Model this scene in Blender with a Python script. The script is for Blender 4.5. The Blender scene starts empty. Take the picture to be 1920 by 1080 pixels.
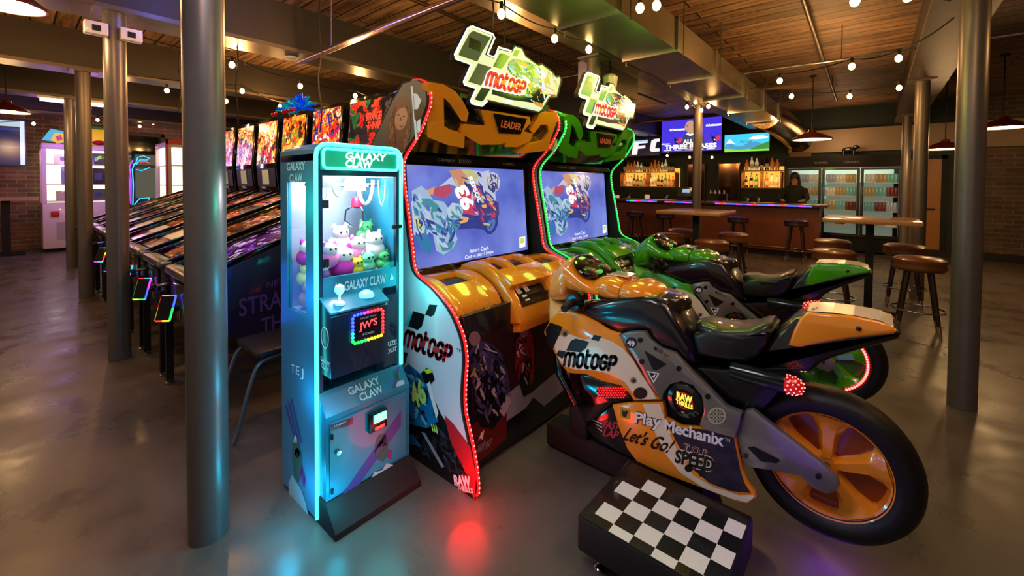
import bpy, bmesh, math, random
from mathutils import Vector
random.seed(7)
C = bpy.context.scene.collection
PI = math.pi
# ---------------------------------------------------------------- camera maths (image taken as 1920x1080)
F = 800.; CX, CY = 960., 365.; H = 1.5
_n = math.hypot(.762, .648); hd = (.762/_n, .648/_n)
_p = math.radians(1.46); _r = math.radians(.41)
fh = Vector((hd[0], hd[1], 0)); rt = Vector((hd[1], -hd[0], 0)); zz = Vector((0, 0, 1))
FW = fh*math.cos(_p) - zz*math.sin(_p); _u = zz*math.cos(_p) + fh*math.sin(_p)
RV = rt*math.cos(_r) + _u*math.sin(_r); UV = _u*math.cos(_r) - rt*math.sin(_r)
EYE = Vector((0, 0, H))
def ray(x, y): return FW + RV*((x-CX)/F) - UV*((y-CY)/F)
def onX(x, y, X): d = ray(x, y); return EYE + d*(X/d.x)
def onY(x, y, Y): d = ray(x, y); return EYE + d*(Y/d.y)
def onZ(x, y, Z): d = ray(x, y); return EYE + d*((Z-H)/d.z)
def lX(pts, X): return [onX(a, b, X) for a, b in pts]
def lY(pts, Y): return [onY(a, b, Y) for a, b in pts]
def yz(pts, X): return [(q.y, q.z) for q in lX(pts, X)]

# ---------------------------------------------------------------- materials
MATS = {}
def srgb(c):
    if isinstance(c, str):
        c = c.lstrip('#'); c = [int(c[i:i+2], 16)/255 for i in (0, 2, 4)]
    return tuple(((v/12.92) if v <= .04045 else ((v+.055)/1.055)**2.4) for v in c)
def mat(name, col, rough=.5, metal=0., emit=None, es=0., coat=0., noise=.0, nscale=20., trans=0., alpha=1., bump=0., ior=1.45):
    if name in MATS: return MATS[name]
    m = bpy.data.materials.new(name); m.use_nodes = True
    nt = m.node_tree; N = nt.nodes; L = nt.links; b = N['Principled BSDF']
    c = srgb(col)
    b.inputs['Base Color'].default_value = (*c, 1); b.inputs['Roughness'].default_value = rough
    b.inputs['Metallic'].default_value = metal; b.inputs['Coat Weight'].default_value = coat
    b.inputs['Coat Roughness'].default_value = .06
    b.inputs['Transmission Weight'].default_value = trans; b.inputs['Alpha'].default_value = alpha
    b.inputs['IOR'].default_value = ior
    if emit is not None:
        b.inputs['Emission Color'].default_value = (*srgb(emit), 1); b.inputs['Emission Strength'].default_value = es
    if noise > 0 or bump > 0:
        tc = N.new('ShaderNodeTexCoord'); nz = N.new('ShaderNodeTexNoise')
        nz.inputs['Scale'].default_value = nscale; nz.inputs['Detail'].default_value = 4
        L.new(tc.outputs['Object'], nz.inputs['Vector'])
        if noise > 0:
            mx = N.new('ShaderNodeMix'); mx.data_type = 'RGBA'
            mx.inputs['A'].default_value = (*[v*(1-noise) for v in c], 1)
            mx.inputs['B'].default_value = (*[min(1, v*(1+noise)) for v in c], 1)
            L.new(nz.outputs['Fac'], mx.inputs['Factor']); L.new(mx.outputs['Result'], b.inputs['Base Color'])
        if bump > 0:
            bp = N.new('ShaderNodeBump'); bp.inputs['Strength'].default_value = bump; bp.inputs['Distance'].default_value = .01
            L.new(nz.outputs['Fac'], bp.inputs['Height']); L.new(bp.outputs['Normal'], b.inputs['Normal'])
    MATS[name] = m; return m
def art(name, cols, scale=9., es=1.5, seed=0., black=.25):
    """busy printed artwork: warped voronoi patches through a colour ramp"""
    if name in MATS: return MATS[name]
    m = bpy.data.materials.new(name); m.use_nodes = True
    nt = m.node_tree; N = nt.nodes; L = nt.links; b = N['Principled BSDF']
    tc = N.new('ShaderNodeTexCoord'); mp = N.new('ShaderNodeMapping'); mp.inputs['Location'].default_value = (seed, seed*1.7, seed*.6)
    nz = N.new('ShaderNodeTexNoise'); nz.inputs['Scale'].default_value = scale*.6; nz.inputs['Detail'].default_value = 3
    ad = N.new('ShaderNodeMix'); ad.data_type = 'RGBA'; ad.blend_type = 'LINEAR_LIGHT'; ad.inputs['Factor'].default_value = .22
    vo = N.new('ShaderNodeTexVoronoi'); vo.inputs['Scale'].default_value = scale
    rp = N.new('ShaderNodeValToRGB'); rp.color_ramp.interpolation = 'CONSTANT'
    sp = N.new('ShaderNodeSeparateColor')
    L.new(tc.outputs['Object'], mp.inputs['Vector']); L.new(mp.outputs['Vector'], nz.inputs['Vector'])
    L.new(mp.outputs['Vector'], ad.inputs['A']); L.new(nz.outputs['Color'], ad.inputs['B']); L.new(ad.outputs['Result'], vo.inputs['Vector'])
    L.new(vo.outputs['Color'], sp.inputs['Color']); L.new(sp.outputs['Red'], rp.inputs['Fac'])
    e = rp.color_ramp.elements; n = len(cols)
    e[0].position = 0; e[0].color = (*srgb(cols[0]), 1); e[1].position = (n-1)/n; e[1].color = (*srgb(cols[-1]), 1)
    for i in range(1, n-1):
        k = e.new(i/n); k.color = (*srgb(cols[i]), 1)
    v2 = N.new('ShaderNodeTexVoronoi'); v2.feature = 'DISTANCE_TO_EDGE'; v2.inputs['Scale'].default_value = scale*1.6
    L.new(ad.outputs['Result'], v2.inputs['Vector'])
    r2 = N.new('ShaderNodeMapRange'); r2.inputs['From Max'].default_value = black*.35; L.new(v2.outputs['Distance'], r2.inputs['Value'])
    mu = N.new('ShaderNodeMix'); mu.data_type = 'RGBA'; mu.blend_type = 'MULTIPLY'; mu.inputs['Factor'].default_value = .85
    L.new(rp.outputs['Color'], mu.inputs['A']); L.new(r2.outputs['Result'], mu.inputs['B'])
    L.new(mu.outputs['Result'], b.inputs['Base Color']); L.new(mu.outputs['Result'], b.inputs['Emission Color'])
    b.inputs['Emission Strength'].default_value = es; b.inputs['Roughness'].default_value = .15
    MATS[name] = m; return m
def planks():
    m = bpy.data.materials.new('ceiling_planks'); m.use_nodes = True; MATS['planks'] = m
    nt = m.node_tree; N = nt.nodes; L = nt.links; b = N['Principled BSDF']
    tc = N.new('ShaderNodeTexCoord'); mp = N.new('ShaderNodeMapping'); mp.inputs['Rotation'].default_value = (0, 0, PI/2)
    br = N.new('ShaderNodeTexBrick'); br.offset = .37
    br.inputs['Scale'].default_value = 1; br.inputs['Brick Width'].default_value = 3.1; br.inputs['Row Height'].default_value = .19
    br.inputs['Mortar Size'].default_value = .011; br.inputs['Mortar Smooth'].default_value = .3
    br.inputs['Color1'].default_value = (*srgb('#927254'), 1); br.inputs['Color2'].default_value = (*srgb('#b48f68'), 1)
    br.inputs['Mortar'].default_value = (*srgb('#1c130c'), 1)
    L.new(tc.outputs['Object'], mp.inputs['Vector']); L.new(mp.outputs['Vector'], br.inputs['Vector'])
    m2 = N.new('ShaderNodeMapping'); m2.inputs['Scale'].default_value = (9, .7, 1)
    nz = N.new('ShaderNodeTexNoise'); nz.inputs['Scale'].default_value = 2.2; nz.inputs['Detail'].default_value = 7; nz.inputs['Roughness'].default_value = .65
    L.new(tc.outputs['Object'], m2.inputs['Vector']); L.new(m2.outputs['Vector'], nz.inputs['Vector'])
    n3 = N.new('ShaderNodeTexNoise'); n3.inputs['Scale'].default_value = 1.1; n3.inputs['Detail'].default_value = 5; L.new(tc.outputs['Object'], n3.inputs['Vector'])
    ra = N.new('ShaderNodeMapRange'); ra.inputs['From Min'].default_value = .3; ra.inputs['From Max'].default_value = .7
    ra.inputs['To Min'].default_value = .12; ra.inputs['To Max'].default_value = 1.3; L.new(nz.outputs['Fac'], ra.inputs['Value'])
    rb = N.new('ShaderNodeMapRange'); rb.inputs['From Min'].default_value = .3; rb.inputs['From Max'].default_value = .7
    rb.inputs['To Min'].default_value = .35; rb.inputs['To Max'].default_value = 1.15; L.new(n3.outputs['Fac'], rb.inputs['Value'])
    x1 = N.new('ShaderNodeMix'); x1.data_type = 'RGBA'; x1.blend_type = 'MULTIPLY'; x1.inputs['Factor'].default_value = 1
    x2 = N.new('ShaderNodeMix'); x2.data_type = 'RGBA'; x2.blend_type = 'MULTIPLY'; x2.inputs['Factor'].default_value = 1
    L.new(br.outputs['Color'], x1.inputs['A']); L.new(ra.outputs['Result'], x1.inputs['B'])
    L.new(x1.outputs['Result'], x2.inputs['A']); L.new(rb.outputs['Result'], x2.inputs['B'])
    L.new(x2.outputs['Result'], b.inputs['Base Color']); b.inputs['Roughness'].default_value = .6
    bp = N.new('ShaderNodeBump'); bp.inputs['Strength'].default_value = .4; bp.inputs['Distance'].default_value = .02
    L.new(nz.outputs['Fac'], bp.inputs['Height']); L.new(bp.outputs['Normal'], b.inputs['Normal'])
    return m
def brick(name, c1, c2, mo, flat='x'):
    m = bpy.data.materials.new(name); m.use_nodes = True; MATS[name] = m
    nt = m.node_tree; N = nt.nodes; L = nt.links; b = N['Principled BSDF']
    tc = N.new('ShaderNodeTexCoord'); sx = N.new('ShaderNodeSeparateXYZ'); cb = N.new('ShaderNodeCombineXYZ')
    L.new(tc.outputs['Object'], sx.inputs[0]); L.new(sx.outputs['X' if flat == 'y' else 'Y'], cb.inputs['X']); L.new(sx.outputs['Z'], cb.inputs['Y'])
    br = N.new('ShaderNodeTexBrick'); br.inputs['Scale'].default_value = 1; br.inputs['Brick Width'].default_value = .27
    br.inputs['Row Height'].default_value = .095; br.inputs['Mortar Size'].default_value = .011; br.inputs['Mortar Smooth'].default_value = .2
    br.inputs['Color1'].default_value = (*srgb(c1), 1); br.inputs['Color2'].default_value = (*srgb(c2), 1); br.inputs['Mortar'].default_value = (*srgb(mo), 1)
    L.new(cb.outputs[0], br.inputs['Vector'])
    nz = N.new('ShaderNodeTexNoise'); nz.inputs['Scale'].default_value = 3; nz.inputs['Detail'].default_value = 6; L.new(tc.outputs['Object'], nz.inputs['Vector'])
    ra = N.new('ShaderNodeMapRange'); ra.inputs['To Min'].default_value = .45; ra.inputs['To Max'].default_value = 1.4; L.new(nz.outputs['Fac'], ra.inputs['Value'])
    x1 = N.new('ShaderNodeMix'); x1.data_type = 'RGBA'; x1.blend_type = 'MULTIPLY'; x1.inputs['Factor'].default_value = 1
    L.new(br.outputs['Color'], x1.inputs['A']); L.new(ra.outputs['Result'], x1.inputs['B']); L.new(x1.outputs['Result'], b.inputs['Base Color'])
    bp = N.new('ShaderNodeBump'); bp.invert = True; bp.inputs['Distance'].default_value = .01; L.new(br.outputs['Fac'], bp.inputs['Height']); L.new(bp.outputs['Normal'], b.inputs['Normal'])
    b.inputs['Roughness'].default_value = .8
    return m
def concrete():
    m = bpy.data.materials.new('polished_concrete'); m.use_nodes = True; MATS['floor'] = m
    nt = m.node_tree; N = nt.nodes; L = nt.links; b = N['Principled BSDF']
    tc = N.new('ShaderNodeTexCoord')
    def nz(s, d, ro=.6):
        n = N.new('ShaderNodeTexNoise'); n.inputs['Scale'].default_value = s; n.inputs['Detail'].default_value = d; n.inputs['Roughness'].default_value = ro
        L.new(tc.outputs['Object'], n.inputs['Vector']); return n
    a = nz(.9, 6); c = nz(3.2, 7, .6); e = nz(90, 3)
    rp = N.new('ShaderNodeValToRGB'); rp.color_ramp.elements[0].position = .3; rp.color_ramp.elements[1].position = .72
    rp.color_ramp.elements[0].color = (*srgb('#48423c'), 1); rp.color_ramp.elements[1].color = (*srgb('#665f58'), 1)
    mx = N.new('ShaderNodeMix'); mx.data_type = 'FLOAT'; mx.inputs['Factor'].default_value = .25
    L.new(a.outputs['Fac'], mx.inputs['A']); L.new(c.outputs['Fac'], mx.inputs['B']); L.new(mx.outputs['Result'], rp.inputs['Fac'])
    L.new(rp.outputs['Color'], b.inputs['Base Color'])
    ra = N.new('ShaderNodeMapRange'); ra.inputs['From Min'].default_value = .3; ra.inputs['From Max'].default_value = .7
    ra.inputs['To Min'].default_value = .2; ra.inputs['To Max'].default_value = .48; L.new(c.outputs['Fac'], ra.inputs['Value']); L.new(ra.outputs['Result'], b.inputs['Roughness'])
    bp = N.new('ShaderNodeBump'); bp.inputs['Strength'].default_value = .15; bp.inputs['Distance'].default_value = .01
    L.new(c.outputs['Fac'], bp.inputs['Height']); L.new(bp.outputs['Normal'], b.inputs['Normal'])
    return m
K = mat('black_satin', '#0b0b0d', .35, coat=.3); KM = mat('black_matte', '#101012', .7); KG = mat('black_gloss', '#060608', .12, coat=1)
CHROME = mat('chrome', '#c8c8c8', .12, 1); STEEL = mat('brushed_steel', '#9a9a98', .32, 1, noise=.15, nscale=60)
WHITE = mat('white_enamel', '#e6e4e0', .35, coat=.3, noise=.03, nscale=5); RUB = mat('rubber', '#0c0b0e', .5, noise=.3, nscale=90, bump=.1)
PIPE = mat('painted_column', '#6e6866', .36, .45, noise=.12, nscale=14)
GALV = mat('galvanised_duct', '#8f8a78', .3, .9, noise=.35, nscale=2.2, bump=.35)
BEAM = mat('dark_beam_paint', '#37322f', .6, noise=.2, nscale=4)
ORG = mat('orange_paint', '#ec8c1e', .2, coat=1, noise=.06, nscale=6, emit='#ee8410', es=.02); GRN = mat('green_paint', '#3f9a12', .2, coat=1, noise=.06, nscale=6)
CRM = mat('cream_decal', '#e9d6c0', .25, coat=1, noise=.03); GRY = mat('grey_metallic', '#807b78', .3, .55, coat=.6, noise=.06, nscale=30)
PUR = mat('purple_black_paint', '#1c0b30', .45, coat=.15, noise=.2, nscale=3)
DK = mat('decal_black', '#09090b', .35); WH = mat('decal_white', '#e8e8ea', .4); RED = mat('decal_red', '#b8121c', .4); DRED = mat('decal_dark_red', '#5e0d16', .4, noise=.3)
SEATM = mat('black_vinyl', '#17181a', .4, coat=.3, noise=.1, bump=.1); LEATH = mat('brown_leather', '#6e3f1c', .38, coat=.3, noise=.2, nscale=12, bump=.1)
DWOOD = mat('dark_wood_leg', '#2a1710', .35, coat=.3, noise=.2); BUTCH = mat('butcher_block', '#b78a5c', .28, coat=.6, noise=.15, nscale=7)
BARW = mat('bar_front_wood', '#6a3516', .4, noise=.25, nscale=5); DOORW = mat('door_wood', '#a06a30', .45, noise=.15, nscale=4)

def glassmat():
    m = bpy.data.materials.new('clear_glass'); m.use_nodes = True; nt = m.node_tree; N = nt.nodes; L = nt.links; N.remove(N['Principled BSDF'])
    t = N.new('ShaderNodeBsdfTransparent'); g = N.new('ShaderNodeBsdfGlossy'); g.inputs['Roughness'].default_value = .02; lw = N.new('ShaderNodeLayerWeight'); lw.inputs['Blend'].default_value = .5; pw = N.new('ShaderNodeMath'); pw.operation = 'POWER'; pw.inputs[1].default_value = 4; L.new(lw.outputs['Facing'], pw.inputs[0]); f = N.new('ShaderNodeMath'); f.operation = 'MULTIPLY_ADD'; f.inputs[1].default_value = .35; f.inputs[2].default_value = .03; L.new(pw.outputs[0], f.inputs[0])
    x = N.new('ShaderNodeMixShader'); L.new(f.outputs[0], x.inputs[0]); L.new(t.outputs[0], x.inputs[1]); L.new(g.outputs[0], x.inputs[2]); L.new(x.outputs[0], N['Material Output'].inputs['Surface'])
    MATS['clear_glass'] = m; return m
GLASS = glassmat(); BULB = mat('warm_bulb', '#ffe9b0', .3, emit='#ffd080', es=14)
CYAN = mat('cyan_neon', '#8ffff0', .3, emit='#38f4e4', es=2.6); REDL = mat('red_led', '#ff2a2a', .3, emit='#ff1a20', es=1.1); REDD = mat('red_led_dot', '#ff8080', .3, emit='#ff7068', es=3.5)
GRNL = mat('green_led', '#2aff5a', .3, emit='#10d850', es=.9); GRND = mat('green_led_dot', '#9affa8', .3, emit='#80ffa8', es=2.6)
NEOW = mat('neon_white', '#ffffff', .3, emit='#faffd0', es=1.7); WNEON = mat('white_panel_light', '#ffffff', .3, emit='#fff8e6', es=2.2)
CBLUE = mat('claw_blue', '#1b7d9c', .4, coat=.2, noise=.08, nscale=5); CDARK = mat('claw_navy', '#0b2a44', .35, coat=.4, noise=.1); CLT = mat('claw_letter', '#9fc3cc', .4, emit='#9fc3cc', es=.25)
floorM = concrete(); plankM = planks(); brickM = brick('left_brick', '#6a4234', '#8a5c48', '#8d7d70', 'y'); brickR = brick('right_brick', '#4a3a30', '#5e4a3c', '#6b5e50', 'x')

# ---------------------------------------------------------------- mesh builder
def frame_axes(t, prev=None):
    t = t.normalized()
    if prev is None:
        a = Vector((0, 0, 1)) if abs(t.z) < .9 else Vector((1, 0, 0)); u = t.cross(a).normalized()
    else:
        u = prev - t*prev.dot(t); u = u.normalized() if u.length > 1e-6 else t.cross(Vector((0, 0, 1))).normalized()
    return u, t.cross(u)
FONTC = {}
def font_mesh(s, bold=0.):
    k = (s, bold)
    if k in FONTC: return FONTC[k]
    cu = bpy.data.curves.new('lettering', 'FONT'); cu.body = s; cu.offset = bold; cu.resolution_u = 3
    o = bpy.data.objects.new('lettering', cu); C.objects.link(o)
    bpy.context.view_layer.update()
    me = bpy.data.meshes.new_from_object(o.evaluated_get(bpy.context.evaluated_depsgraph_get()))
    vs = [(v.co.x, v.co.y) for v in me.vertices]; fs = [tuple(p.vertices) for p in me.polygons]
    bpy.data.objects.remove(o); bpy.data.curves.remove(cu); bpy.data.meshes.remove(me)
    x0 = min(v[0] for v in vs); x1 = max(v[0] for v in vs); y0 = 0; y1 = .73
    vs = [((x-x0)/(x1-x0), (y-y0)/(y1-y0)) for x, y in vs]
    FONTC[k] = (vs, fs, x1-x0); return FONTC[k]
def inpoly(x, y, P):
    r = False; j = len(P)-1
    for i in range(len(P)):
        if (P[i][1] > y) != (P[j][1] > y) and x < (P[j][0]-P[i][0])*(y-P[i][1])/(P[j][1]-P[i][1])+P[i][0]: r = not r
        j = i
    return r
def shards(mb, mapf, P, mats, n, s, ang=None, d=8, asp=2.6, seed=1):
    """small slivers of colour inside a traced region: the fine detail of a printed picture"""
    rd = random.Random(seed); x0 = min(p[0] for p in P); x1 = max(p[0] for p in P); y0 = min(p[1] for p in P); y1 = max(p[1] for p in P); k = 0; tr = 0
    while k < n and tr < n*20:
        tr += 1; x = rd.uniform(x0, x1); y = rd.uniform(y0, y1)
        t = (rd.uniform(0, PI) if ang is None else math.radians(ang)+rd.gauss(0, .45)); l = s*rd.uniform(.5, 1.3)*asp/2; w = s*rd.uniform(.3, .8)/2
        q = [(x+a*l*math.cos(t)-b_*w*math.sin(t), y+a*l*math.sin(t)+b_*w*math.cos(t)) for a, b_ in ((-1, -.3), (-.2, -1), (.8, -.6), (1, .4), (.1, 1), (-.7, .7))]
        if not all(inpoly(*p, P) for p in q): continue
        mb.poly(mapf(q, d+k*.01), rd.choice(mats)); k += 1
def rrect(x0, y0, x1, y1, r, n=4):
    out = []
    for cx, cy, a in ((x1-r, y1-r, 0), (x0+r, y1-r, 90), (x0+r, y0+r, 180), (x1-r, y0+r, 270)):
        for i in range(n+1):
            t = math.radians(a+90*i/n); out.append((cx+r*math.cos(t), cy+r*math.sin(t)))
    return out
def smooth2(pts, k=4, closed=False):
    P = [Vector(p) for p in pts]; n = len(P); out = []
    for i in range(n if closed else n-1):
        a = P[(i-1) % n] if closed or i > 0 else P[0]; b = P[i]; c = P[(i+1) % n]; d = P[(i+2) % n] if closed or i+2 < n else P[-1]
        for j in range(k):
            t = j/k; out.append(.5*((2*b)+(c-a)*t+(2*a-5*b+4*c-d)*t*t+(3*b-a-3*c+d)*t**3))
    if not closed: out.append(P[-1])
    return [tuple(p) for p in out]
class MB:
    def __init__(s): s.v = []; s.f = []; s.m = []; s.mats = []
    def mi(s, m):
        if m not in s.mats: s.mats.append(m)
        return s.mats.index(m)
    def add(s, vs, fs, m):
        b = len(s.v); s.v += [tuple(v) for v in vs]; k = s.mi(m)
        for f in fs: s.f.append(tuple(b+i for i in f)); s.m.append(k)
        return s
    def box(s, x0, x1, y0, y1, z0, z1, m, bev=0.):
        if x0 > x1: x0, x1 = x1, x0
        if y0 > y1: y0, y1 = y1, y0
        if z0 > z1: z0, z1 = z1, z0
        if bev <= 0:
            vs = [(x, y, z) for z in (z0, z1) for y in (y0, y1) for x in (x0, x1)]
            return s.add(vs, [(0, 2, 3, 1), (4, 5, 7, 6), (0, 1, 5, 4), (2, 6, 7, 3), (0, 4, 6, 2), (1, 3, 7, 5)], m)
        bev = min(bev, (x1-x0)*.45, (y1-y0)*.45)
        return s.prism(rrect(x0, y0, x1, y1, bev, 3), 'z', z0, z1, m, min(bev, (z1-z0)*.3))
    def prism(s, poly, ax, d0, d1, m, bev=0., m2=None):
        """poly in the plane across ax: x->(y,z) y->(x,z) z->(x,y)"""
        if d0 > d1: d0, d1 = d1, d0
        A = sum(a[0]*b[1]-b[0]*a[1] for a, b in zip(poly, poly[1:]+poly[:1]))
        if A < 0: poly = poly[::-1]
        n = len(poly)
        def off(d):
            if d == 0: return poly
            out = []
            for i in range(n):
                a = Vector(poly[i-1]); b = Vector(poly[i]); c = Vector(poly[(i+1) % n])
                e1 = (b-a); e2 = (c-b)
                e1 = e1.normalized() if e1.length > 1e-7 else e2.normalized(); e2 = e2.normalized() if e2.length > 1e-7 else e1
                n1 = Vector((-e1.y, e1.x)); n2 = Vector((-e2.y, e2.x)); q = n1+n2
                q = q/max(.35, q.length_squared/2) if q.length > 1e-6 else n1
                out.append(tuple(b+q*d))
            return out
        rings = [(bev, d0), (bev*.3, d0+bev*.3), (0, d0+bev), (0, d1-bev), (bev*.3, d1-bev*.3), (bev, d1)] if bev > 0 else [(0, d0), (0, d1)]
        def P(p, d): return (d, p[0], p[1]) if ax == 'x' else ((p[0], d, p[1]) if ax == 'y' else (p[0], p[1], d))
        vs = []; fs = []
        for o, d in rings: vs += [P(p, d) for p in off(o)]
        for k in range(len(rings)-1):
            for i in range(n): j = (i+1) % n; fs.append((k*n+i, k*n+j, (k+1)*n+j, (k+1)*n+i))
        s.add(vs, fs, m)
        base = len(s.v)-len(vs)
        for k, rev in ((0, True), (len(rings)-1, False)):
            idx = [base+k*n+i for i in range(n)]
            if rev: idx.reverse()
            s.f.append(tuple(idx)); s.m.append(s.mi(m2 or m))
        return s
    def tube(s, pts, r, m, seg=8, closed=False, caps=True):
        P = [Vector(p) for p in pts]; n = len(P); vs = []; fs = []; u = None
        for i in range(n):
            if closed: t = P[(i+1) % n]-P[i-1]
            else: t = P[min(i+1, n-1)]-P[max(i-1, 0)]
            if t.length < 1e-9: t = Vector((0, 0, 1))
            u, w = frame_axes(t, u); rr = r[i] if isinstance(r, (list, tuple)) else r
            for k in range(seg): a = 2*PI*k/seg; vs.append(P[i]+(u*math.cos(a)+w*math.sin(a))*rr)
        for i in range(n if closed else n-1):
            j = (i+1) % n
            for k in range(seg): l = (k+1) % seg; fs.append((i*seg+k, i*seg+l, j*seg+l, j*seg+k))
        if caps and not closed: fs += [tuple(range(seg))[::-1], tuple((n-1)*seg+k for k in range(seg))]
        return s.add(vs, fs, m)
    def lathe(s, prof, org, m, ax='z', seg=20, caps=True):
        """prof: list of (radius, offset along axis)"""
        o = Vector(org); E = {'z': (Vector((1, 0, 0)), Vector((0, 1, 0)), Vector((0, 0, 1))), 'x': (Vector((0, 1, 0)), Vector((0, 0, 1)), Vector((1, 0, 0))), 'y': (Vector((1, 0, 0)), Vector((0, 0, 1)), Vector((0, 1, 0)))}[ax]
        vs = []; fs = []; n = len(prof)
        for r, h in prof:
            for k in range(seg): a = 2*PI*k/seg; vs.append(o+E[0]*(r*math.cos(a))+E[1]*(r*math.sin(a))+E[2]*h)
        for i in range(n-1):
            for k in range(seg): l = (k+1) % seg; fs.append((i*seg+k, i*seg+l, (i+1)*seg+l, (i+1)*seg+k))
        if caps and prof[0][0] > 1e-5: fs.append(tuple(range(seg))[::-1])
        if caps and prof[-1][0] > 1e-5: fs.append(tuple((n-1)*seg+k for k in range(seg)))
        return s.add(vs, fs, m)
    def loft(s, rings, m, caps=True):
        n = len(rings[0]); vs = [v for r in rings for v in r]; fs = []
        for i in range(len(rings)-1):
            for k in range(n): l = (k+1) % n; fs.append((i*n+k, i*n+l, (i+1)*n+l, (i+1)*n+k))
        if caps: fs += [tuple(range(n))[::-1], tuple((len(rings)-1)*n+k for k in range(n))]
        return s.add(vs, fs, m)
    def body(s, st, m, cx=2.04, ex=2.6, seg=20):
        """loft along Y; stations (y, zbot, ztop, halfwidth)"""
        rings = []
        for y, zb, zt, hw in st:
            r = []
            for k in range(seg):
                a = 2*PI*k/seg; c, d = math.cos(a), math.sin(a)
                r.append((cx+math.copysign(abs(c)**(2/ex), c)*hw, y, (zb+zt)/2+math.copysign(abs(d)**(2/ex), d)*(zt-zb)/2))
            rings.append(r)
        return s.loft(rings, m)
    def ball(s, c, r, m, seg=10, rings=6):
        if not isinstance(r, (tuple, list)): r = (r, r, r)
        vs = [(c[0], c[1], c[2]-r[2])]; fs = []
        for i in range(1, rings):
            p = -PI/2+PI*i/rings
            for k in range(seg): a = 2*PI*k/seg; vs.append((c[0]+r[0]*math.cos(p)*math.cos(a), c[1]+r[1]*math.cos(p)*math.sin(a), c[2]+r[2]*math.sin(p)))
        vs.append((c[0], c[1], c[2]+r[2])); t = len(vs)-1
        for k in range(seg):
            l = (k+1) % seg; fs.append((0, 1+l, 1+k)); fs.append((t, t-seg+k, t-seg+l))
            for i in range(rings-2): b = 1+i*seg; fs.append((b+k, b+l, b+seg+l, b+seg+k))
        return s.add(vs, fs, m)
    def poly(s, pts, m): return s.add(pts, [tuple(range(len(pts)))], m)
    def aff(s, vs, fs, P0, P1, P2, m, shear=0.):
        P0, P1, P2 = Vector(P0), Vector(P1), Vector(P2); a = P1-P0; b = P2-P0
        return s.add([P0+a*x+b*y+a*(shear*y) for x, y in vs], fs, m)
    def text(s, t, P0, P1, P2, m, bold=.0, shear=0.):
        vs, fs, w = font_mesh(t, bold); return s.aff(vs, fs, P0, P1, P2, m, shear)
    def strokes(s, paths, w, P0, P1, P2, m, W, Hh, shear=0.):
        """thick rounded strokes; path coordinates in a W x Hh box mapped on P0,P1,P2"""
        vs = []; fs = []
        def disc(c):
            b = len(vs); vs.extend([(c[0]+w/2*math.cos(2*PI*k/8), c[1]+w/2*math.sin(2*PI*k/8)) for k in range(8)]); fs.append(tuple(range(b, b+8)))
        for p in paths:
            for a, c in zip(p, p[1:]):
                d = Vector((c[0]-a[0], c[1]-a[1])); 
                if d.length < 1e-6: continue
                d.normalize(); q = (-d.y*w/2, d.x*w/2); b = len(vs)
                vs.extend([(a[0]+q[0], a[1]+q[1]), (a[0]-q[0], a[1]-q[1]), (c[0]-q[0], c[1]-q[1]), (c[0]+q[0], c[1]+q[1])]); fs.append((b, b+1, b+2, b+3))
            for c in p[1:-1]: disc(c)
            if p[0] != p[-1]: disc(p[0]); disc(p[-1])
            else: disc(p[0])
        vs2 = [((x+shear*y)/W, y/Hh) for x, y in vs]
        return s.aff(vs2, fs, P0, P1, P2, m)
    def build(s, name, parent=None, smooth=32, recalc=True, **tags):
        me = bpy.data.meshes.new(name); off = Vector((0, 0, 0))
        if parent is not None:
            p = parent
            while p is not None: off = off+p.location; p = p.parent
            vs = [(v[0]-off.x, v[1]-off.y, v[2]-off.z) for v in s.v]
        else:
            xs = [v[0] for v in s.v]; ys = [v[1] for v in s.v]; zs = [v[2] for v in s.v]
            off = Vector(((min(xs)+max(xs))/2, (min(ys)+max(ys))/2, min(zs))) if tags.get('pivot', True) else off
            vs = [(v[0]-off.x, v[1]-off.y, v[2]-off.z) for v in s.v]
        me.from_pydata(vs, [], s.f); me.polygons.foreach_set('material_index', s.m)
        for m in s.mats: me.materials.append(m)
        me.validate(); me.update()
        if recalc:
            bm = bmesh.new(); bm.from_mesh(me); bmesh.ops.recalc_face_normals(bm, faces=bm.faces); bm.to_mesh(me); bm.free()
        if smooth:
            me.polygons.foreach_set('use_smooth', [True]*len(me.polygons)); me.set_sharp_from_angle(angle=math.radians(smooth))
        o = bpy.data.objects.new(name, me); C.objects.link(o)
        if parent is not None: o.parent = parent
        else: o.location = off
        for k in ('label', 'category', 'group', 'kind'):
            if k in tags and tags[k]: o[k] = tags[k]
        return o
def thing(name, label, cat, loc=(0, 0, 0), group=None):
    o = bpy.data.objects.new(name, None); C.objects.link(o); o.location = loc; o.empty_display_size = .1
    o['label'] = label; o['category'] = cat
    if group: o['group'] = group
    return o
KIDS = {}
def tree(o, parent=None, swap=None):
    c = o.copy()
    if swap and o.type == 'MESH':
        me = o.data.copy(); c.data = me
        for i, m in enumerate(me.materials):
            if m in swap: me.materials[i] = swap[m]
    C.objects.link(c); c.parent = parent
    for ch in [x for x in bpy.data.objects if x.parent == o]: tree(ch, c, swap)
    return c
def dup(o, loc, label=None, group=None, rz=None, swap=None):
    c = tree(o, None, swap); c.location = loc
    if label: c['label'] = label
    if group: c['group'] = group
    if rz is not None: c.rotation_euler = (0, 0, rz)
    return c
def point(loc, col, w, r=.05, name='lamp'):
    l = bpy.data.lights.new(name, 'POINT'); l.color = srgb(col); l.energy = w; l.shadow_soft_size = r
    o = bpy.data.objects.new(name, l); C.objects.link(o); o.location = loc; return o
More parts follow.
